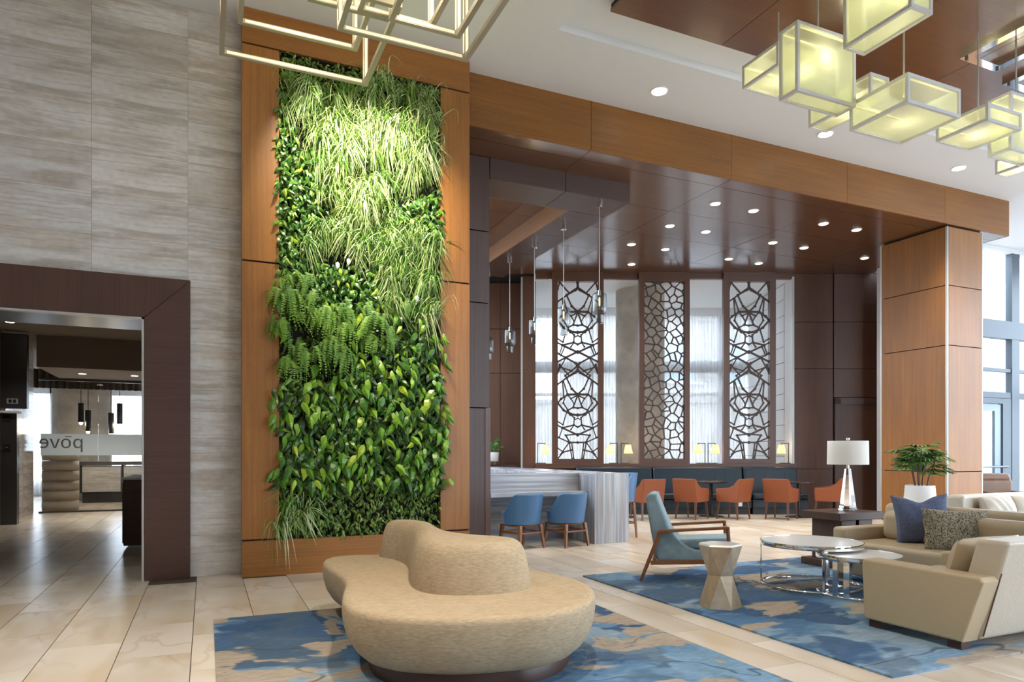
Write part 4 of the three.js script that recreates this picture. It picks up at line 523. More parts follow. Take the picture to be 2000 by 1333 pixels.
// ------------------------------------------------------------------ frame chandelier
{
  const t = thing('frame_chandelier', 'chandelier of overlapping open square metal frames with glowing inner edges', 'chandelier', [0, 0, 0]);
  const cuboid = (x0, x1, y0, y1, z0, z1) => { const w = 0.042, f = []; for (const y of [y0, y1]) { for (const z of [z0, z1]) f.push(bx(x0 - w / 2, x1 + w / 2, y - w / 2, y + w / 2, z - w / 2, z + w / 2)); for (const x of [x0, x1]) f.push(bx(x - w / 2, x + w / 2, y - w / 2, y + w / 2, z0 + w / 2, z1 - w / 2)); } for (const x of [x0, x1]) for (const z of [z0, z1]) f.push(bx(x - w / 2, x + w / 2, y0 + w / 2, y1 - w / 2, z - w / 2, z + w / 2));
    const o = obj('open_frame', f, M.champagne, t), e = 0.003; const l = []; for (const z of [z0, z1]) { const zs = z === z0 ? 1 : -1, a = z + zs * w / 2, b = a + zs * e; for (const y of [y0, y1]) l.push(bx(x0 + w, x1 - w, y - 0.012, y + 0.012, Math.min(a, b), Math.max(a, b))); for (const x of [x0, x1]) l.push(bx(x - 0.012, x + 0.012, y0 + w, y1 - w, Math.min(a, b), Math.max(a, b))); }
    for (const x of [x0, x1]) { const xs = x === x0 ? 1 : -1, a = x + xs * w / 2, b = a + xs * e; for (const z of [z0, z1]) l.push(bx(Math.min(a, b), Math.max(a, b), y0 + w, y1 - w, z - 0.012, z + 0.012)); }
    for (const g of l) obj('led_strip', g, M.ledStrip, o); for (const x of [x0 + 0.1, x1 - 0.1]) obj('cable', bx(x - 0.003, x + 0.003, y1, 6.36, (z0 + z1) / 2 - 0.003, (z0 + z1) / 2 + 0.003), M.steel, o); obj('cross_bar', bx(x0, x1, y1 - 0.012, y1 + 0.012, (z0 + z1) / 2 - 0.012, (z0 + z1) / 2 + 0.012), M.champagne, o); };
  cuboid(0.133, 1.429, 5.01, 5.75, -6.728, -5.45); cuboid(0.284, 1.316, 5.29, 5.9, -6.66, -5.7); cuboid(1.0, 2.089, 4.86, 5.55, -5.685, -4.6); cuboid(1.384, 1.957, 4.94, 5.9, -5.514, -4.9); cuboid(0.778, 1.451, 5.10, 5.8, -5.784, -5.0); cuboid(1.15, 1.75, 5.02, 5.6, -5.62, -4.75);
  obj('ceiling_plate', rb(0.5, 1.7, 6.33, 6.38, -6.0, -5.2, 0.01), M.champagne, t);
  for (const [x, y, z] of [[0.8, 5.35, -6.1], [1.6, 5.2, -5.2], [1.1, 5.5, -5.4]]) point(t, x, y, z, LIGHT.chand, L(1, 0.86, 0.58), 10);
}
// ------------------------------------------------------------------ box pendants
{
  const data = [
    ['tall glowing glass box pendant at the front of the left cluster', 5.33, 6.14, 4.97, 5.67, -5.29, -5.05], ['glass box pendant cut by the top edge of the picture', 5.59, 5.87, 5.27, 5.85, -4.74, -4.04], ['wide flat glass box pendant, lowest of the left cluster', 6.15, 6.93, 4.76, 5.05, -5.14, -4.48], ['narrow glass box pendant half hidden behind the wide flat one', 7.053, 7.366, 5.553, 5.820, -6.508, -5.603], ['ribbed glass box pendant, leftmost of all, behind the tall one', 5.643, 6.193, 5.580, 5.844, -6.160, -5.610],
    ['flat glass box pendant at the left of the right cluster', 8.04, 8.66, 5.14, 5.34, -5.50, -4.89], ['tall glass box pendant at the right edge of the picture', 8.72, 9.37, 5.00, 5.69, -5.31, -5.04], ['small glass box pendant, lowest at the right edge', 10.263, 10.527, 5.349, 5.558, -6.149, -5.709]];
  for (const [lab, x0, x1, y0, y1, z0, z1] of data) {
    const cx = (x0 + x1) / 2, cz = (z0 + z1) / 2, t = thing('box_pendant', lab, 'pendant light', [cx, y0, cz], 0, 'glass box pendants'); const a = (x1 - x0) / 2, h = y1 - y0, c = (z1 - z0) / 2, w = 0.032, f = [];
    for (const y of [w / 2, h - w / 2]) { for (const z of [-c + w / 2, c - w / 2]) f.push(bx(-a, a, y - w / 2, y + w / 2, z - w / 2, z + w / 2)); for (const x of [-a + w / 2, a - w / 2]) f.push(bx(x - w / 2, x + w / 2, y - w / 2, y + w / 2, -c + w, c - w)); } for (const x of [-a + w / 2, a - w / 2]) for (const z of [-c + w / 2, c - w / 2]) f.push(bx(x - w / 2, x + w / 2, w, h - w, z - w / 2, z + w / 2));
    obj('frame', f, M.boxFrame, t); const k = w / 2;
    for (const z of [-c + k, c - k]) obj('glass_panel', bx(-a + w, a - w, w, h - w, z - 0.002, z + 0.002), M.boxPane, t); for (const x of [-a + k, a - k]) obj('glass_panel', bx(x - 0.002, x + 0.002, w, h - w, -c + w, c - w), M.boxPane, t); obj('glass_panel', bx(-a + w, a - w, k - 0.002, k + 0.002, -c + w, c - w), M.boxPane, t);
    for (const g of [bx(-a + w, a - w, h - w - 0.008, h - w, -c + w, -c + w + 0.012), bx(-a + w, a - w, h - w - 0.008, h - w, c - w - 0.012, c - w)]) obj('led_strip', g, M.ledStrip, t);
    obj('rod', cyl(0.009, 0.009, 6.40 - y1, 0, h + (6.40 - y1) / 2, 0, 10), M.trim, t); point(t, 0, h * 0.62, 0, LIGHT.box, L(1, 0.92, 0.66), 4);
  }
  for (const [x0, x1, z0, z1, lab] of [[8.62, 9.34, -5.59, -4.8, 'polished square ceiling mount of the right pendant cluster'], [9.75, 10.4, -5.75, -5.2, 'second polished ceiling mount at the far right edge'], [5.4, 6.6, -5.0, -4.0, 'polished ceiling mount of the left pendant cluster, above the picture']]) { const w = 0.11, t = thing('ceiling_mount', lab, 'ceiling mount', [(x0 + x1) / 2, 6.385, (z0 + z1) / 2], 0, 'pendant mounts'); const a = (x1 - x0) / 2, c = (z1 - z0) / 2; obj('mount_ring', [bx(-a, a, -0.06, 0, -c, -c + w), bx(-a, a, -0.06, 0, c - w, c), bx(-a, -a + w, -0.06, 0, -c + w, c - w), bx(a - w, a, -0.06, 0, -c + w, c - w)], M.chrome, t); for (const x of [-a + w / 2, a - w / 2]) for (const z of [-c + w / 2, c - w / 2]) obj('cable_grip', cyl(0.02, 0.02, 0.03, x, -0.075, z, 12), M.darkSteel, t); }
}
// ------------------------------------------------------------------ bar with chairs and pendants
{
  const b = thing('stone_bar', 'grey striped stone bar with high counter and low table ledge', 'bar', [0, 0, 0]);
  obj('end_panel', uvm(rb(5.41, 6.03, 0, 1.077, -9.12, -9.06, 0.004, 1), 'y', 0.2, 0.1), M.bar, b);
  obj('arm_side', uvm(bx(5.41, 5.45, 0, 1.04, -14.2, -9.12), 'y', 0.7), M.bar, b); obj('arm_side', uvm(bx(5.97, 6.03, 0, 1.04, -14.2, -9.12), 'z', 0.2, 0.5), M.bar, b);
  obj('high_counter', uvm(rb(5.41, 6.03, 1.04, 1.077, -14.2, -9.12, 0.004, 1), 'z', 0.4, 0.3), M.bar, b);
  obj('ledge_face', uvm(bx(3.79, 5.41, 0.79, 1.05, -9.61, -9.55), 'x', 0.3, 0.3), M.bar, b); obj('ledge_top', uvm(rb(3.79, 5.41, 1.045, 1.077, -9.98, -9.545, 0.004, 1), 'x', 0.6), M.bar, b); obj('low_counter', uvm(rb(3.79, 5.41, 0.735, 0.80, -9.60, -9.27, 0.004, 1), 'x', 0.1, 0.6), M.bar, b); obj('knee_wall', uvm(bx(3.79, 5.41, 0, 0.735, -10.0, -9.94), 'x', 0.9, 0.2), M.bar, b);
  obj('back_counter', bx(3.79, 5.40, 0.9, 0.94, -14.2, -10.02), M.darkTop, b); obj('back_body', bx(3.79, 5.40, 0, 0.9, -14.2, -10.02), M.woodDark, b);
  // blue tub chair
  const tub = (seatY, name, lab, pos, turn) => { const c = thing(name, lab, 'chair', pos, turn, 'blue leather bar seats');
    const n = 40, th = 0.045, P = [], I = [], UV = []; const prof = (i) => { const t = i / n, a = lerp(-2.25, 2.25, t), k = Math.abs(a); const top = seatY + lerp(0.40, 0.12, sst(1.05, 1.75, k)); return { a, top }; };
    for (let i = 0; i <= n; i++) { const { a, top } = prof(i), sx = Math.sin(a), cz = -Math.cos(a); const ring = []; const y0 = seatY - 0.07; const rake = (y) => 0.05 * (y - y0) / 0.45; for (const [y, r] of [[y0, 0.215], [y0, 0.225], [top - 0.02, 0.245], [top, 0.24], [top, 0.215], [top - 0.02, 0.205], [y0, 0.17]]) ring.push([sx * r * 1.03, y, cz * r * 1.0 + (cz < 0 ? cz * rake(y) : 0)]); ring.forEach((p, k) => { P.push(...p); UV.push(i / n * 1.4, k * 0.1); }); if (i) for (let k = 0; k < 7; k++) { const A = (i - 1) * 7 + k, B = (i - 1) * 7 + (k + 1) % 7, Cc = i * 7 + k, Dd = i * 7 + (k + 1) % 7; I.push(A, B, Cc, B, Dd, Cc); } }
    for (const s of [0, n]) for (let k = 1; k < 6; k++) I.push(s * 7, s * 7 + k, s * 7 + k + 1);
    const g = new THREE.BufferGeometry(); g.setAttribute('position', new THREE.Float32BufferAttribute(P, 3)); g.setAttribute('uv', new THREE.Float32BufferAttribute(UV, 2)); g.setIndex(I); g.computeVertexNormals(); const sm = obj('backrest', g, M.blue, c); sm.material.side = THREE.DoubleSide;
    obj('seat', lathe([[0, seatY - 0.05], [0.22, seatY - 0.05], [0.235, seatY - 0.02], [0.225, seatY + 0.02], [0.18, seatY + 0.035], [0, seatY + 0.04]], 36), M.blue, c); obj('seat_rail', lathe([[0.15, seatY - 0.1], [0.215, seatY - 0.1], [0.22, seatY - 0.07], [0.15, seatY - 0.07]], 32), M.walnut, c);
    for (const [x, z] of [[-1, -1], [1, -1], [-1, 1], [1, 1]]) obj('leg', taper(x * 0.165, z * 0.165, 0, seatY - 0.08, 0.026, 0.042, x * 0.035, z * 0.035), M.walnut, c); const ry = seatY > 0.6 ? 0.24 : seatY - 0.2, k0 = 0.185; for (const s of [-1, 1]) { obj('stretcher', bar([s * k0, ry, -k0], [s * k0, ry, k0], 0.022, 0.03), M.walnut, c); obj('stretcher', bar([-k0, ry, s * k0], [k0, ry, s * k0], 0.022, 0.03), M.walnut, c); }
    return c; };
  const t0 = tub(0.45, 'tub_chair', 'blue leather tub chair at the low counter, beside the dark pier', [4.24, 0, -9.18], Math.PI + 0.28); const t1 = dup(t0, [4.95, 0, -9.12], Math.PI + 0.28, 'blue leather tub chair at the low counter, beside the stone end panel'); for (const o of [t0, t1]) o.scale.set(1.18, 0.94, 1.18);
  tub(0.66, 'bar_stool', 'tall blue leather bar stool half hidden behind the stone end panel', [6.30, 0, -9.72], -Math.PI / 2 - 0.15);
  // pendants
  const nm = ['nearest', 'second', 'third', 'fourth', 'fifth']; let p0 = null;
  [-9.46, -10.66, -11.83, -13.0, -14.17].forEach((z, i) => { const lab = nm[i] + ' smoked glass jar pendant of the row over the bar, counting from the lobby', pos = [5.74, 5.385, z]; if (p0) { const d = dup(p0, pos, 0, lab); d.traverse((o) => { o.castShadow = true; }); return; }
    const t = p0 = thing('glass_pendant', lab, 'pendant light', pos, 0, 'glass pendants over the bar'); obj('canopy', cyl(0.055, 0.055, 0.08, 0, -0.04, 0), M.chrome, t); obj('cord', cyl(0.006, 0.006, 1.36, 0, -0.74, 0, 8), M.trim, t); obj('socket', cyl(0.02, 0.028, 0.08, 0, -1.44, 0, 16), M.chrome, t);
    obj('glass_jar', lathe([[0.03, -1.40], [0.05, -1.43], [0.10, -1.455], [0.113, -1.48], [0.115, -1.60], [0.115, -1.73], [0.105, -1.76], [0.072, -1.785], [0.068, -1.80], [0.066, -1.92], [0.055, -1.93], [0, -1.93]], 40), M.smoke, t); obj('bulb', lathe([[0.004, -1.47], [0.02, -1.49], [0.028, -1.56], [0.026, -1.64], [0.0, -1.68]], 20), M.smoke, t); obj('filament', cyl(0.009, 0.009, 0.13, 0, -1.58, 0, 10), M.filament, t); point(t, 0, -1.58, 0, LIGHT.pend, L(1, 0.75, 0.42), 0.4); });
  // small plant on the bar
  const pl = thing('bar_plant', 'small leafy plant in a white footed pot on the recess cabinet', 'plant', rp(-0.46, 16.9, 1.10)); { const cb = rearGroup(thing('side_cabinet', 'low dark cabinet in the panelled recess behind the bar', 'cabinet', rp(-0.6, 17.0))); obj('body', uvm(bx(-0.8, 0.72, 0, 1.06, -0.35, 0.3), 'x'), M.woodDark, cb); obj('top', rb(-0.82, 0.74, 1.06, 1.10, -0.37, 0.32, 0.006), M.darkTop, cb); } obj('pot', lathe([[0, 0.08], [0.12, 0.08], [0.14, 0.30], [0.125, 0.30], [0.115, 0.26], [0, 0.26]], 28), M.pot, pl); for (const a of [0, 2.1, 4.2]) obj('pot_foot', cyl(0.012, 0.015, 0.09, 0.09 * Math.sin(a), 0.045, 0.09 * Math.cos(a), 8), M.walnut, pl);
  const lm = phy({ color: L(0.08, 0.22, 0.03), roughness: 0.4, transmission: 0.2, thickness: 0, side: THREE.DoubleSide }); const lg = new THREE.SphereGeometry(1, 8, 6).scale(0.035, 0.012, 0.055); seed = 18; for (let k = 0; k < 8; k++) { const a = rr(0, 6.28), r = rr(0.12, 0.32), h = rr(0.38, 0.66); obj('stem', tube([[0, 0.26, 0], [r * 0.4 * Math.cos(a), 0.42, r * 0.4 * Math.sin(a)], [r * Math.cos(a), h, r * Math.sin(a)]], 0.004, 8, 5), lm, pl); for (let j = 0; j < 6; j++) { const o = obj('leaf', lg, lm, pl); const t = 0.5 + j * 0.1; o.position.set(r * t * Math.cos(a) + rr(-0.04, 0.04), lerp(0.3, h, t), r * t * Math.sin(a) + rr(-0.04, 0.04)); o.rotation.set(rr(-0.6, 0.6), rr(0, 6), rr(-0.5, 0.5)); } }
}
// ------------------------------------------------------------------ banquette, cafe tables, orange chairs, ledge lamps
{
  const labs = ['dark teal leather banquette section nearest the bar', 'middle dark teal leather banquette section', 'dark teal leather banquette section nearest the wooden door'];
  [[1.5, 3.27], [3.29, 5.38], [5.40, 6.66]].forEach(([a, b], k) => { const t = rearGroup(thing('banquette', labs[k], 'banquette', rp((a + b) / 2, 15.9), 0, 'banquette sections')); const w = (b - a) / 2;
    obj('plinth', bx(-w + 0.02, w - 0.02, 0, 0.14, -0.25, 0.42), M.black, t); obj('seat_base', rb(-w, w, 0.14, 0.34, -0.30, 0.46, 0.02), M.teal, t); obj('seat_cushion', rb(-w + 0.005, w - 0.005, 0.34, 0.48, -0.20, 0.50, 0.05, 4), M.teal, t); const g = rb(-w, w, 0.44, 1.06, -0.36, -0.18, 0.05, 4), p = g.attributes.position; for (let i = 0; i < p.count; i++) p.setZ(i, p.getZ(i) + 0.14 * (1 - (p.getY(i) - 0.44) / 0.62)); g.computeVertexNormals(); obj('backrest', g, M.teal, t); const n = Math.round((b - a) / 0.12); for (let i = 1; i < n; i++) if (i % 2 === 0) obj('stitch_line', bar([-w + i * 0.12, 0.74, -0.105], [-w + i * 0.12, 0.90, -0.14], 0.006), M.black, t); });
  const tbl = (s, d, lab) => { const t = thing('cafe_table', lab, 'table', rp(s, d), 0, 'round cafe tables'); obj('table_top', lathe([[0, 0.735], [0.33, 0.735], [0.345, 0.745], [0.345, 0.765], [0.335, 0.772], [0, 0.772]], 40), M.darkTop, t); obj('pedestal', cyl(0.035, 0.045, 0.72, 0, 0.375, 0), M.black, t); obj('foot_disc', lathe([[0, 0], [0.27, 0], [0.27, 0.012], [0.06, 0.04], [0, 0.05]], 36), M.black, t); };
  tbl(PX(1389, 15.0), 15.0, 'round dark cafe table between the two facing orange chairs in the middle'); tbl(PX(1560, 14.85), 14.85, 'round dark cafe table near the end of the banquette'); tbl(PX(1215, 14.9), 14.9, 'round dark cafe table mostly hidden behind the bar');
  const side = extr([[-0.24, 0.36], [-0.335, 0.845], [-0.285, 0.845], [-0.235, 0.80], [-0.17, 0.72], [-0.06, 0.665], [0.10, 0.645], [0.235, 0.635], [0.25, 0.60], [0.225, 0.37]], 0.035, 0.01); // z forward in x
  const c0 = thing('cafe_chair', 'rust orange upholstered cafe armchair, left of the middle table', 'chair', [0, 0, 0], 0, 'rust orange cafe chairs');
  for (const s of [-1, 1]) obj('arm', uvm(side.clone().rotateY(-Math.PI / 2).translate(s * 0.245 + 0.0175, 0, 0), 'z'), M.orange, c0);
  { const g = rb(-0.25, 0.25, 0.36, 0.85, -0.30, -0.25, 0.018, 3), p = g.attributes.position; for (let i = 0; i < p.count; i++) p.setZ(i, p.getZ(i) + 0.05 - 0.095 * (p.getY(i) - 0.36) / 0.48); g.computeVertexNormals(); obj('backrest', uvm(g, 'y'), M.orange, c0); }
  obj('seat', uvm(rb(-0.235, 0.235, 0.36, 0.47, -0.24, 0.24, 0.03, 3), 'x'), M.orange, c0); for (const [x, z] of [[-1, -1], [1, -1], [-1, 1], [1, 1]]) obj('leg', taper(x * 0.215, z * 0.2, 0, 0.38, 0.024, 0.045, x * 0.02, z * 0.045), M.legWood, c0);
  // heading given in the rear zone's axes: ang 0 faces away from the lobby
  const place = (o, s, d, ang) => { o.position.set(...rp(s, d)); o.rotation.y = RZ + Math.PI - ang; return o; };
  place(c0, PX(1351, 14.53), 14.53, 0.80);
  const mkc = (s, d, ang, lab) => place(dup(c0, [0, 0, 0], 0, lab), s, d, ang);
  { const o = mkc(PX(1432, 14.5), 14.5, -0.72, 'rust orange upholstered cafe armchair, right of the middle table, paper tag below'); const g = obj('paper_tag', bx(-0.09, 0.09, 0.27, 0.36, -0.16, -0.157), M.white, o); g.rotation.set(0, 0.1, 0); } mkc(PX(1526, 14.45), 14.45, 0.75, 'rust orange upholstered cafe armchair, left of the end table by the banquette'); mkc(PX(1615, 14.7), 14.7, -1.15, 'rust orange upholstered cafe armchair, rightmost, beside the lamp'); mkc(PX(1262, 14.4), 14.4, -0.35, 'rust orange upholstered cafe armchair half hidden by the bar stool');
  // ledge lamps
  const lamp = (rod, dir, lab) => { const t = rearGroup(thing('ledge_lamp', lab, 'lamp', rp(PX(rod, 16.42), 16.42, 1.13), 0, 'pleated ledge lamps')); const w = 0.17 * dir; obj('base', rb(Math.min(-0.03, w + 0.03 * dir), Math.max(0.03, w + 0.03 * dir), 0, 0.02, -0.07, 0.07, 0.006), M.black, t); obj('post', bar([0, 0.02, 0], [0, 0.49, 0], 0.016), M.black, t); obj('arm', bar([0, 0.485, 0], [w, 0.485, 0], 0.014), M.black, t); obj('hanger', bar([w, 0.485, 0], [w, 0.45, 0], 0.014), M.black, t);
    const g = new THREE.CylinderGeometry(0.062, 0.105, 0.21, 72, 1, true), p = g.attributes.position; for (let i = 0; i < p.count; i++) { const a = Math.atan2(p.getZ(i), p.getX(i)), k = 1 + 0.05 * Math.cos(a * 18); p.setX(i, p.getX(i) * k); p.setZ(i, p.getZ(i) * k); } g.computeVertexNormals(); obj('lamp_shade', g.translate(w, 0.345, 0), M.glowShade, t); obj('bulb', new THREE.SphereGeometry(0.025, 12, 8).translate(w, 0.34, 0), M.filament, t); point(t, w, 0.34, 0, 0.16, L(1, 0.76, 0.42), 1); };
  lamp(1050, 1, 'pleated shade lamp on the ledge left of the first screen'); lamp(1205.5, -1, 'pleated shade lamp, left one of the pair between first and second screen'); lamp(1213, 1, 'pleated shade lamp, right one of the pair between first and second screen'); lamp(1377, -1, 'pleated shade lamp, left one of the pair between second and third screen'); lamp(1383, 1, 'pleated shade lamp, right one of the pair between second and third screen'); lamp(1540, -1, 'pleated shade lamp on the ledge right of the third screen');
}
// ------------------------------------------------------------------ rugs
{
  const rug = (x0, x1, z0, z1, m, name, lab) => { const g = new THREE.BoxGeometry(x1 - x0, 0.014, z1 - z0); const p = g.attributes.position, u = g.attributes.uv; for (let i = 0; i < p.count; i++) u.setXY(i, p.getX(i) / (x1 - x0) + 0.5, p.getZ(i) / (z1 - z0) + 0.5); const o = obj(name, g, m); o.position.set((x0 + x1) / 2, 0.0075, (z0 + z1) / 2); return tag(o, lab, 'rug'); };
  T.pile.repeat.set(14, 14);
  rug(0.06, 3.24, -6.22, -2.2, M.rug1, 'area_rug', 'blue and sand abstract rug under the curved bench'); rug(3.876, 8.9, -6.75, -2.93, M.rug2, 'area_rug', 'blue abstract rug under the lounge chair and coffee tables');
}
// ------------------------------------------------------------------ curved bench
{
  const t = thing('curved_bench', 'beige serpentine upholstered bench with curved central backrest', 'bench', [1.65, 0.0146, -4.9]); const off = (l) => l.map(([x, z]) => [x - 1.65, z + 4.9]);
  const loop = off(smoothLoop([[1.46, -6.27], [1.227, -6.33], [1.04, -6.30], [0.945, -6.17], [0.91, -5.95], [0.925, -5.6], [0.94, -5.26], [0.915, -5.0], [0.84, -4.69], [0.79, -4.40], [0.80, -4.13], [0.90, -3.92], [1.05, -3.78], [1.30, -3.64], [1.59, -3.575], [1.8, -3.56], [2.03, -3.63], [2.22, -3.77], [2.37, -3.96], [2.48, -4.2], [2.51, -4.5], [2.45, -4.8], [2.35, -5.05], [2.25, -5.4], [2.2, -5.8], [2.05, -6.1], [1.78, -6.25]], 160));
  obj('plinth', loftLoop(loop, [[0, 0.17], [0.10, 0.17], [0.10, 0.2]]), M.plinth, t);
  obj('seat', loftLoop(loop, [[0.08, 0.22], [0.085, 0.165], [0.105, 0.12], [0.15, 0.07], [0.22, 0.028], [0.29, 0.008], [0.36, 0], [0.41, 0.001], [0.43, 0.006], [0.443, 0.018], [0.45, 0.036], [0.452, 0.06]]), M.bench, t);
  const bl = off(smoothLoop([[1.42, -6.09], [1.50, -5.87], [1.515, -5.6], [1.47, -5.3], [1.36, -4.9], [1.305, -4.6], [1.325, -4.42], [1.40, -4.31], [1.53, -4.225], [1.71, -4.175], [1.90, -4.2], [2.05, -4.30], [2.11, -4.47], [2.06, -4.66], [1.93, -4.82], [1.82, -5.1], [1.84, -5.5], [1.88, -5.85], [1.80, -6.12], [1.60, -6.22], [1.47, -6.18]], 140));
  obj('backrest', loftLoop(bl, [[0.42, 0.0], [0.46, 0.0], [0.55, 0.01], [0.65, 0.03], [0.71, 0.048], [0.75, 0.072], [0.772, 0.105], [0.778, 0.14]]), M.bench, t);
}
// ------------------------------------------------------------------ blue lounge chair
{
  const t = thing('lounge_chair', 'pale blue velvet lounge chair with walnut arms and splayed legs', 'chair', [0, 0, 0]);
  // local: +x forward, +z towards the viewer side, origin under the near rear foot
  const p = rp(PX(1252, 7.35), 7.35, 0.0146); t.position.set(...p); t.rotation.y = RZ - 0.25; const Wd = 0.67;
  const sideArm = (z, k) => { const g = []; obj('arm', uvm(extr([[0.165, 0.535], [0.20, 0.565], [0.5, 0.585], [0.88, 0.618], [0.905, 0.61], [0.90, 0.588], [0.5, 0.557], [0.22, 0.53]], 0.055, 0.008).translate(0, 0, z - 0.03), 'x', 0.2), M.walnut, t); obj('leg', uvm(bar([-0.003, 0.012, z], [0.205, 0.55, z], 0.046, 0.034, true), 'y'), M.walnut, t); obj('leg', uvm(bar([0.93, 0.004, z], [0.885, 0.60, z], 0.040, 0.030, true), 'y'), M.walnut, t); obj('side_rail', uvm(bar([0.10, 0.21, z], [0.935, 0.255, z], 0.045, 0.03), 'x'), M.walnut, t); void g; void k; };
  sideArm(0, 0); sideArm(-Wd, 1); obj('cross_rail', [bar([0.14, 0.235, -Wd], [0.14, 0.235, 0], 0.04), bar([0.88, 0.265, -Wd], [0.88, 0.265, 0], 0.04)], M.walnut, t);
  const sw = Wd - 0.10;
  const sh = new THREE.Shape(); sh.moveTo(0.055, 0.90); sh.quadraticCurveTo(0.09, 0.945, 0.155, 0.925); sh.quadraticCurveTo(0.21, 0.76, 0.30, 0.55); sh.quadraticCurveTo(0.40, 0.40, 0.56, 0.345); sh.lineTo(0.86, 0.335); sh.lineTo(0.86, 0.245); sh.lineTo(0.20, 0.225); sh.quadraticCurveTo(0.165, 0.23, 0.16, 0.28); sh.quadraticCurveTo(0.09, 0.60, 0.055, 0.90);
  obj('shell', uvm(new THREE.ExtrudeGeometry(sh, { depth: sw - 0.06, bevelEnabled: true, bevelSize: 0.03, bevelThickness: 0.03, bevelSegments: 5, bevelOffset: -0.02, curveSegments: 16 }).translate(0, 0, -Wd + 0.08), 'y'), M.velvet, t);
  const cu = rb(0.36, 0.93, 0.345, 0.445, -Wd + 0.075, -0.075, 0.045, 5), q = cu.attributes.position; for (let i = 0; i < q.count; i++) q.setY(i, q.getY(i) + 0.03 * Math.sin((q.getX(i) - 0.36) / 0.57 * 2.6) + 0.03 * (q.getX(i) - 0.36)); cu.computeVertexNormals(); obj('seat_cushion', uvm(cu, 'x'), M.velvet, t);
}
// ------------------------------------------------------------------ faceted side table
{
  const t = thing('faceted_table', 'silver gold faceted hourglass side table on the blue rug', 'side table', [4.235, 0.0146, -4.90], 0.35);
  const ring = (r, y, a0) => [...Array(6)].map((_, i) => V(r * Math.cos(a0 + i * Math.PI / 3), y, r * Math.sin(a0 + i * Math.PI / 3)));
  const A = ring(0.19, 0, 0), B = ring(0.118, 0.285, Math.PI / 6), C = ring(0.19, 0.55, 0), D2 = ring(0.178, 0.565, 0);
  const tri = (...v) => { const g = new THREE.BufferGeometry(); g.setAttribute('position', new THREE.Float32BufferAttribute(v.flatMap((x) => [x.x, x.y, x.z]), 3)); g.computeVertexNormals(); return uvm(g, 'y', rnd(), rnd()); };
  const mats = [M.silver, std({ color: L(0.54, 0.41, 0.27), map: T.velvet, roughness: 0.4, metalness: 0.1 }), std({ color: L(0.66, 0.57, 0.44), map: T.velvet, roughness: 0.36, metalness: 0.15 })];
  for (let i = 0; i < 6; i++) { const j = (i + 1) % 6, k = (i + 5) % 6; obj('facet', tri(A[i], B[i], A[j]), mats[i % 3], t); obj('facet', tri(B[k], B[i], A[i]), mats[(i + 1) % 3], t); obj('facet', tri(C[i], C[j], B[i]), mats[(i + 2) % 3], t); obj('facet', tri(B[k], C[i], B[i]), mats[i % 3], t); }
  const top = []; for (let i = 0; i < 6; i++) { const j = (i + 1) % 6; top.push(tri(V(0, 0.565, 0), D2[j], D2[i]), tri(C[i], D2[i], C[j]), tri(D2[i], D2[j], C[j])); } obj('top', top, std({ color: L(0.62, 0.58, 0.52), roughness: 0.25, metalness: 0.35 }), t); const bot = []; for (let i = 0; i < 6; i++) bot.push(tri(V(0, 0, 0), A[i], A[(i + 1) % 6])); obj('underside', bot, M.silver, t);
}
// ------------------------------------------------------------------ nesting coffee tables
{
  const tab = (s, d, R, h, a0, lab) => { const t = thing('coffee_table', lab, 'coffee table', rp(s, d, 0.015), RZ, 'nesting coffee tables'); obj('table_top', lathe([[0, h - 0.028], [R - 0.008, h - 0.028], [R - 0.008, h], [0, h]], 72), M.tableTop, t); obj('rim', lathe([[R - 0.008, h - 0.045], [R, h - 0.045], [R, h + 0.002], [R - 0.008, h + 0.002], [R - 0.008, h - 0.045]], 72), M.chrome, t); obj('base_ring', lathe([[R - 0.03, 0], [R - 0.004, 0], [R - 0.004, 0.026], [R - 0.03, 0.026], [R - 0.03, 0]], 72), M.chrome, t); for (const a of a0) { const o = obj('leg', bx(-0.026, 0.026, 0.02, h - 0.04, -0.008, 0.008), M.chrome, t); o.position.set((R - 0.012) * Math.sin(a), 0, (R - 0.012) * Math.cos(a)); o.rotation.y = a; } };
  tab(PX(1584, 7.16), 7.16, 0.50, 0.465, [-1.92, -0.15, 2.4], 'larger round coffee table with pale top and chrome ring base'); tab(PX(1677, 6.72), 6.72, 0.385, 0.395, [-1.02, -0.74, 1.5, 2.9], 'smaller lower round chrome coffee table nested under the larger');
}
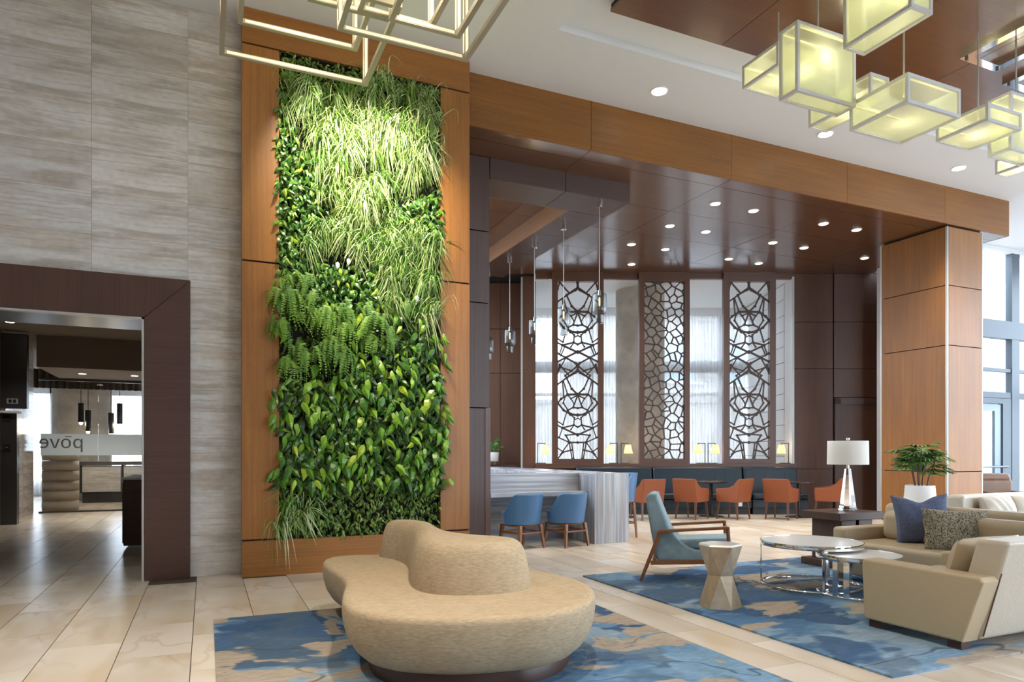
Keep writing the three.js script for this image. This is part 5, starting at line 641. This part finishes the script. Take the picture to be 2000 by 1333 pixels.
// ------------------------------------------------------------------ leather seating
{
  // armchair in the right foreground, its back to the camera
  const t = thing('leather_loveseat', 'cream leather seat in the right foreground with its back to the camera', 'armchair', [4.80, 0.0146, -3.9]);
  const arm = (x) => { const g = extr([[0.02, 0.07], [0.0, 0.50], [0.02, 0.535], [0.92, 0.53], [0.945, 0.50], [0.80, 0.06], [0.04, 0.06]], 0.15, 0.018).rotateY(-Math.PI / 2); return uvm(g.translate(x + 0.17, 0, 0), 'z'); };
  obj('arm', arm(0), M.leather, t); obj('arm', arm(0.95), M.leather, t);
  { const g = rb(0.17, 0.95, 0.06, 0.775, 0.60, 0.82, 0.03, 4), p = g.attributes.position; for (let i = 0; i < p.count; i++) p.setZ(i, p.getZ(i) + 0.19 * (p.getY(i) - 0.06) / 0.7); g.computeVertexNormals(); obj('backrest', uvm(g, 'x'), M.leatherW, t); }
  obj('seat_base', uvm(rb(0.16, 0.96, 0.06, 0.26, 0.04, 0.7, 0.02), 'x'), M.leather, t); obj('seat_cushion', uvm(rb(0.18, 0.94, 0.26, 0.43, 0.0, 0.66, 0.05, 4), 'x'), M.leatherW, t);
  for (const x of [0.03, 1.0]) for (const z of [0.05, 0.68]) obj('foot', bx(x, x + 0.1, 0, 0.06, z, z + 0.1), M.plinth, t); obj('seam', bar([0.19, 0.09, 0.832], [0.19, 0.55, 0.955], 0.006), M.brownLeather, t);
  const cu = obj('back_cushion', pillow(0.72, 0.34, 0.22, 0.02), M.leather, t); cu.position.set(0.56, 0.585, 0.60); cu.rotation.set(0.28, 0, 0);
  // sofa facing the coffee tables
  const s = thing('leather_sofa', 'cream leather sofa facing the coffee tables, holding two throw pillows', 'sofa', [6.36, 0.0146, -5.46]);
  const armS = (z) => uvm(rb(-0.02, 0.92, 0.06, 0.565, z, z + 0.17, 0.035, 4), 'x');
  obj('arm', armS(-0.06), M.leather, s); obj('arm', armS(1.86), M.leather, s); obj('seat_base', uvm(rb(0.02, 0.9, 0.06, 0.25, 0.1, 1.87, 0.02), 'z'), M.leather, s); obj('seat_cushion', uvm(rb(-0.03, 0.75, 0.25, 0.43, 0.12, 1.85, 0.05, 4), 'z'), M.leather, s);
  { const g = rb(0.70, 0.92, 0.2, 0.80, -0.05, 2.02, 0.05, 4), p = g.attributes.position; for (let i = 0; i < p.count; i++) p.setX(i, p.getX(i) + 0.10 * (p.getY(i) - 0.2) / 0.6); g.computeVertexNormals(); obj('backrest', uvm(g, 'z'), M.leather, s); }
  for (const z of [0.13, 1.0]) { const g = rb(0.50, 0.72, 0.42, 0.74, z, z + 0.84, 0.08, 5); obj('back_cushion', uvm(g, 'z'), M.leather, s); } for (const x of [0.02, 0.8]) for (const z of [-0.02, 1.9]) obj('foot', bx(x, x + 0.09, 0, 0.06, z, z + 0.09), M.walnut, s);
  const png = pillow(0.56, 0.54, 0.20, 0.10, 26), pnp = png.attributes.position; for (let i = 0; i < pnp.count; i++) { const x = pnp.getX(i), y = pnp.getY(i); if (y > 0) pnp.setY(i, y - 0.075 * Math.exp(-(x * x) / 0.012) * (y / 0.27) ** 2); } png.computeVertexNormals();
  const pn = tag(obj('throw_pillow', png, M.navy), 'navy blue square throw pillow on the leather sofa', 'pillow'); pn.position.set(6.94, 0.685, -4.90); pn.rotation.set(-0.22, -0.62, 0.05, 'YXZ');
  const pt = tag(obj('throw_pillow', pillow(0.60, 0.42, 0.18, 0.08), M.tweed), 'beige and black tweed lumbar pillow in front of the navy one', 'pillow'); pt.position.set(6.76, 0.63, -4.42); pt.rotation.set(-0.25, -0.60, -0.03, 'YXZ');
  // sofa beyond, facing the camera
  const r = thing('leather_sofa', 'white leather sofa with wrinkled cushions behind the pillows, far right', 'sofa', [9.15, 0.0, -6.05]);
  obj('seat_base', uvm(rb(0, 2.3, 0.06, 0.30, 0, 0.85, 0.03), 'x'), M.leatherW, r); obj('seat_cushion', uvm(rb(0.18, 2.12, 0.28, 0.44, 0.15, 0.9, 0.05, 4), 'x'), M.leatherW, r); obj('backrest', uvm(rb(0, 2.3, 0.3, 0.83, -0.08, 0.16, 0.05, 4), 'x'), M.leatherW, r); for (const x of [0, 2.12]) obj('arm', uvm(rb(x, x + 0.18, 0.06, 0.56, 0, 0.88, 0.04, 4), 'z'), M.leatherW, r); for (const x of [0.1, 2.1]) for (const z of [0.05, 0.75]) obj('foot', bx(x, x + 0.08, 0, 0.06, z, z + 0.08), M.walnut, r);
  for (const x of [0.52, 1.16, 1.78]) { const g = pillow(0.64, 0.42, 0.24, 0.04, 30), p = g.attributes.position; for (let i = 0; i < p.count; i++) { const k = Math.max(0, 1 - Math.abs(p.getY(i)) / 0.21) * Math.max(0, 1 - Math.abs(p.getX(i)) / 0.32); p.setZ(i, p.getZ(i) + 0.016 * Math.sin(p.getX(i) * 46 + p.getY(i) * 26 + x * 5) * k); } g.computeVertexNormals(); const o = obj('back_cushion', g, M.leatherW, r); o.position.set(x, 0.62, 0.30); o.rotation.set(-0.28, 0, 0.03); }
  const bc = thing('brown_armchair', 'brown leather armchair by the window beyond the white sofa', 'armchair', [14.6, 0, -8.6], -0.4); obj('seat', uvm(rb(-0.4, 0.4, 0.1, 0.42, -0.4, 0.4, 0.06, 4), 'x'), M.brownLeather, bc); obj('backrest', uvm(rb(-0.42, 0.42, 0.3, 0.86, -0.45, -0.25, 0.08, 4), 'x'), M.brownLeather, bc); obj('head_roll', new THREE.CapsuleGeometry(0.09, 0.6, 6, 16).rotateZ(Math.PI / 2).translate(0, 0.88, -0.34), M.brownLeather, bc); for (const x of [-0.45, 0.37]) obj('arm', rb(x, x + 0.09, 0.1, 0.62, -0.4, 0.4, 0.03), M.brownLeather, bc); for (const x of [-0.35, 0.3]) for (const z of [-0.35, 0.3]) obj('foot', bx(x, x + 0.05, 0, 0.1, z, z + 0.05), M.walnut, bc);
}
// ------------------------------------------------------------------ end table, lamp, planter
{
  const t = thing('end_table', 'dark brown T-shaped wooden end table under the glass lamp', 'end table', [7.17, 0.0, -6.10]);
  obj('table_top', uvm(rb(-0.37, 0.37, 0.59, 0.68, -0.29, 0.29, 0.006, 1), 'x'), M.espresso, t); obj('body', [uvm(rb(-0.26, -0.02, 0.10, 0.59, -0.22, 0.22, 0.004, 1), 'x'), uvm(rb(0.03, 0.26, 0.10, 0.59, -0.22, 0.22, 0.004, 1), 'x'), bx(-0.02, 0.03, 0.1, 0.59, -0.15, 0.15)], M.espresso, t); obj('base', uvm(rb(-0.37, 0.37, 0.015, 0.10, -0.29, 0.29, 0.006, 1), 'x'), M.espresso, t);
  const l = thing('table_lamp', 'clear glass obelisk table lamp with white drum shade', 'lamp', [7.25, 0.68, -6.08], 0.1);
  obj('glass_base', rb(-0.078, 0.078, 0, 0.035, -0.078, 0.078, 0.01, 2), M.solidGlass, l);
  { const g = new THREE.CylinderGeometry(0.036, 0.096, 0.48, 4, 6).rotateY(Math.PI / 4).toNonIndexed(); g.computeVertexNormals(); obj('glass_column', g.translate(0, 0.277, 0), M.solidGlass, l); }
  obj('neck', cyl(0.012, 0.018, 0.06, 0, 0.55, 0, 16), M.chrome, l); obj('lamp_shade', new THREE.CylinderGeometry(0.232, 0.236, 0.29, 56, 1, true).translate(0, 0.715, 0), M.lampShade, l); obj('spider_ring', [bar([-0.23, 0.84, 0], [0.23, 0.84, 0], 0.005), bar([0, 0.84, -0.23], [0, 0.84, 0.23], 0.005), bar([0, 0.56, 0], [0, 0.86, 0], 0.008)], M.chrome, l); obj('finial', new THREE.SphereGeometry(0.022, 16, 12).translate(0, 0.885, 0), M.chrome, l);
  const p = thing('potted_palm', 'bushy lady palm in a tall white tapered planter by the column', 'plant', [10.72, 0, -7.6]);
  obj('planter', lathe([[0, 0], [0.29, 0], [0.295, 0.02], [0.215, 0.855], [0.20, 0.86], [0.195, 0.82], [0, 0.81]], 48), M.pot, p); obj('soil', cyl(0.19, 0.19, 0.02, 0, 0.82, 0), M.soil, p);
  const lm = [L(0.05, 0.14, 0.03), L(0.09, 0.22, 0.04), L(0.15, 0.30, 0.06)].map((c) => phy({ color: c, roughness: 0.45, transmission: 0.15, thickness: 0, side: THREE.DoubleSide })); seed = 404;
  for (let k = 0; k < 7; k++) { const a = k * 0.9, r = rr(0.03, 0.09); obj('cane', tube([[r * Math.cos(a), 0.8, r * Math.sin(a)], [r * 1.6 * Math.cos(a), 1.0, r * 1.6 * Math.sin(a)], [r * 2.6 * Math.cos(a), 1.28, r * 2.6 * Math.sin(a)]], 0.011, 10, 6), M.legWood, p); }
  const blade = (() => { const P = [], I = []; [[0, 0.004], [0.25, 0.02], [0.6, 0.024], [0.9, 0.014], [1, 0]].forEach(([tt, w], i) => { const x = tt * 0.26, y = 0.03 * Math.sin(tt * 2) - 0.09 * tt * tt; P.push(x, y, -w, x, y - 0.006, 0, x, y, w); if (i) { const b = (i - 1) * 3; I.push(b, b + 3, b + 1, b + 1, b + 3, b + 4, b + 1, b + 4, b + 2, b + 2, b + 4, b + 5); } }); const g = new THREE.BufferGeometry(); g.setAttribute('position', new THREE.Float32BufferAttribute(P, 3)); g.setIndex(I); g.computeVertexNormals(); return g; })();
  for (let f = 0; f < 60; f++) { const a = rr(0, 6.283), el = rr(-0.7, 1.1), R = rr(0.05, 0.30), c = V(R * Math.cos(a), 1.22 + 0.22 * Math.sin(el) + rr(-0.09, 0.09), R * Math.sin(a)); const gs = []; for (let j = 0; j < 8; j++) { const g = blade.clone().scale(rr(0.8, 1.05), 1, 0.7).rotateY((j - 3.5) * 0.3); gs.push(g); } const o = obj('palm_leaf', gs, lm[f % 3], p); o.position.copy(c); o.rotation.set(0, -a, rr(-0.15, 0.55), 'YXZ'); obj('leaf_stalk', bar([R * 0.4 * Math.cos(a), 1.08, R * 0.4 * Math.sin(a)], [c.x, c.y, c.z], 0.006), lm[0], p); }
}
renderer.render(scene, camera);
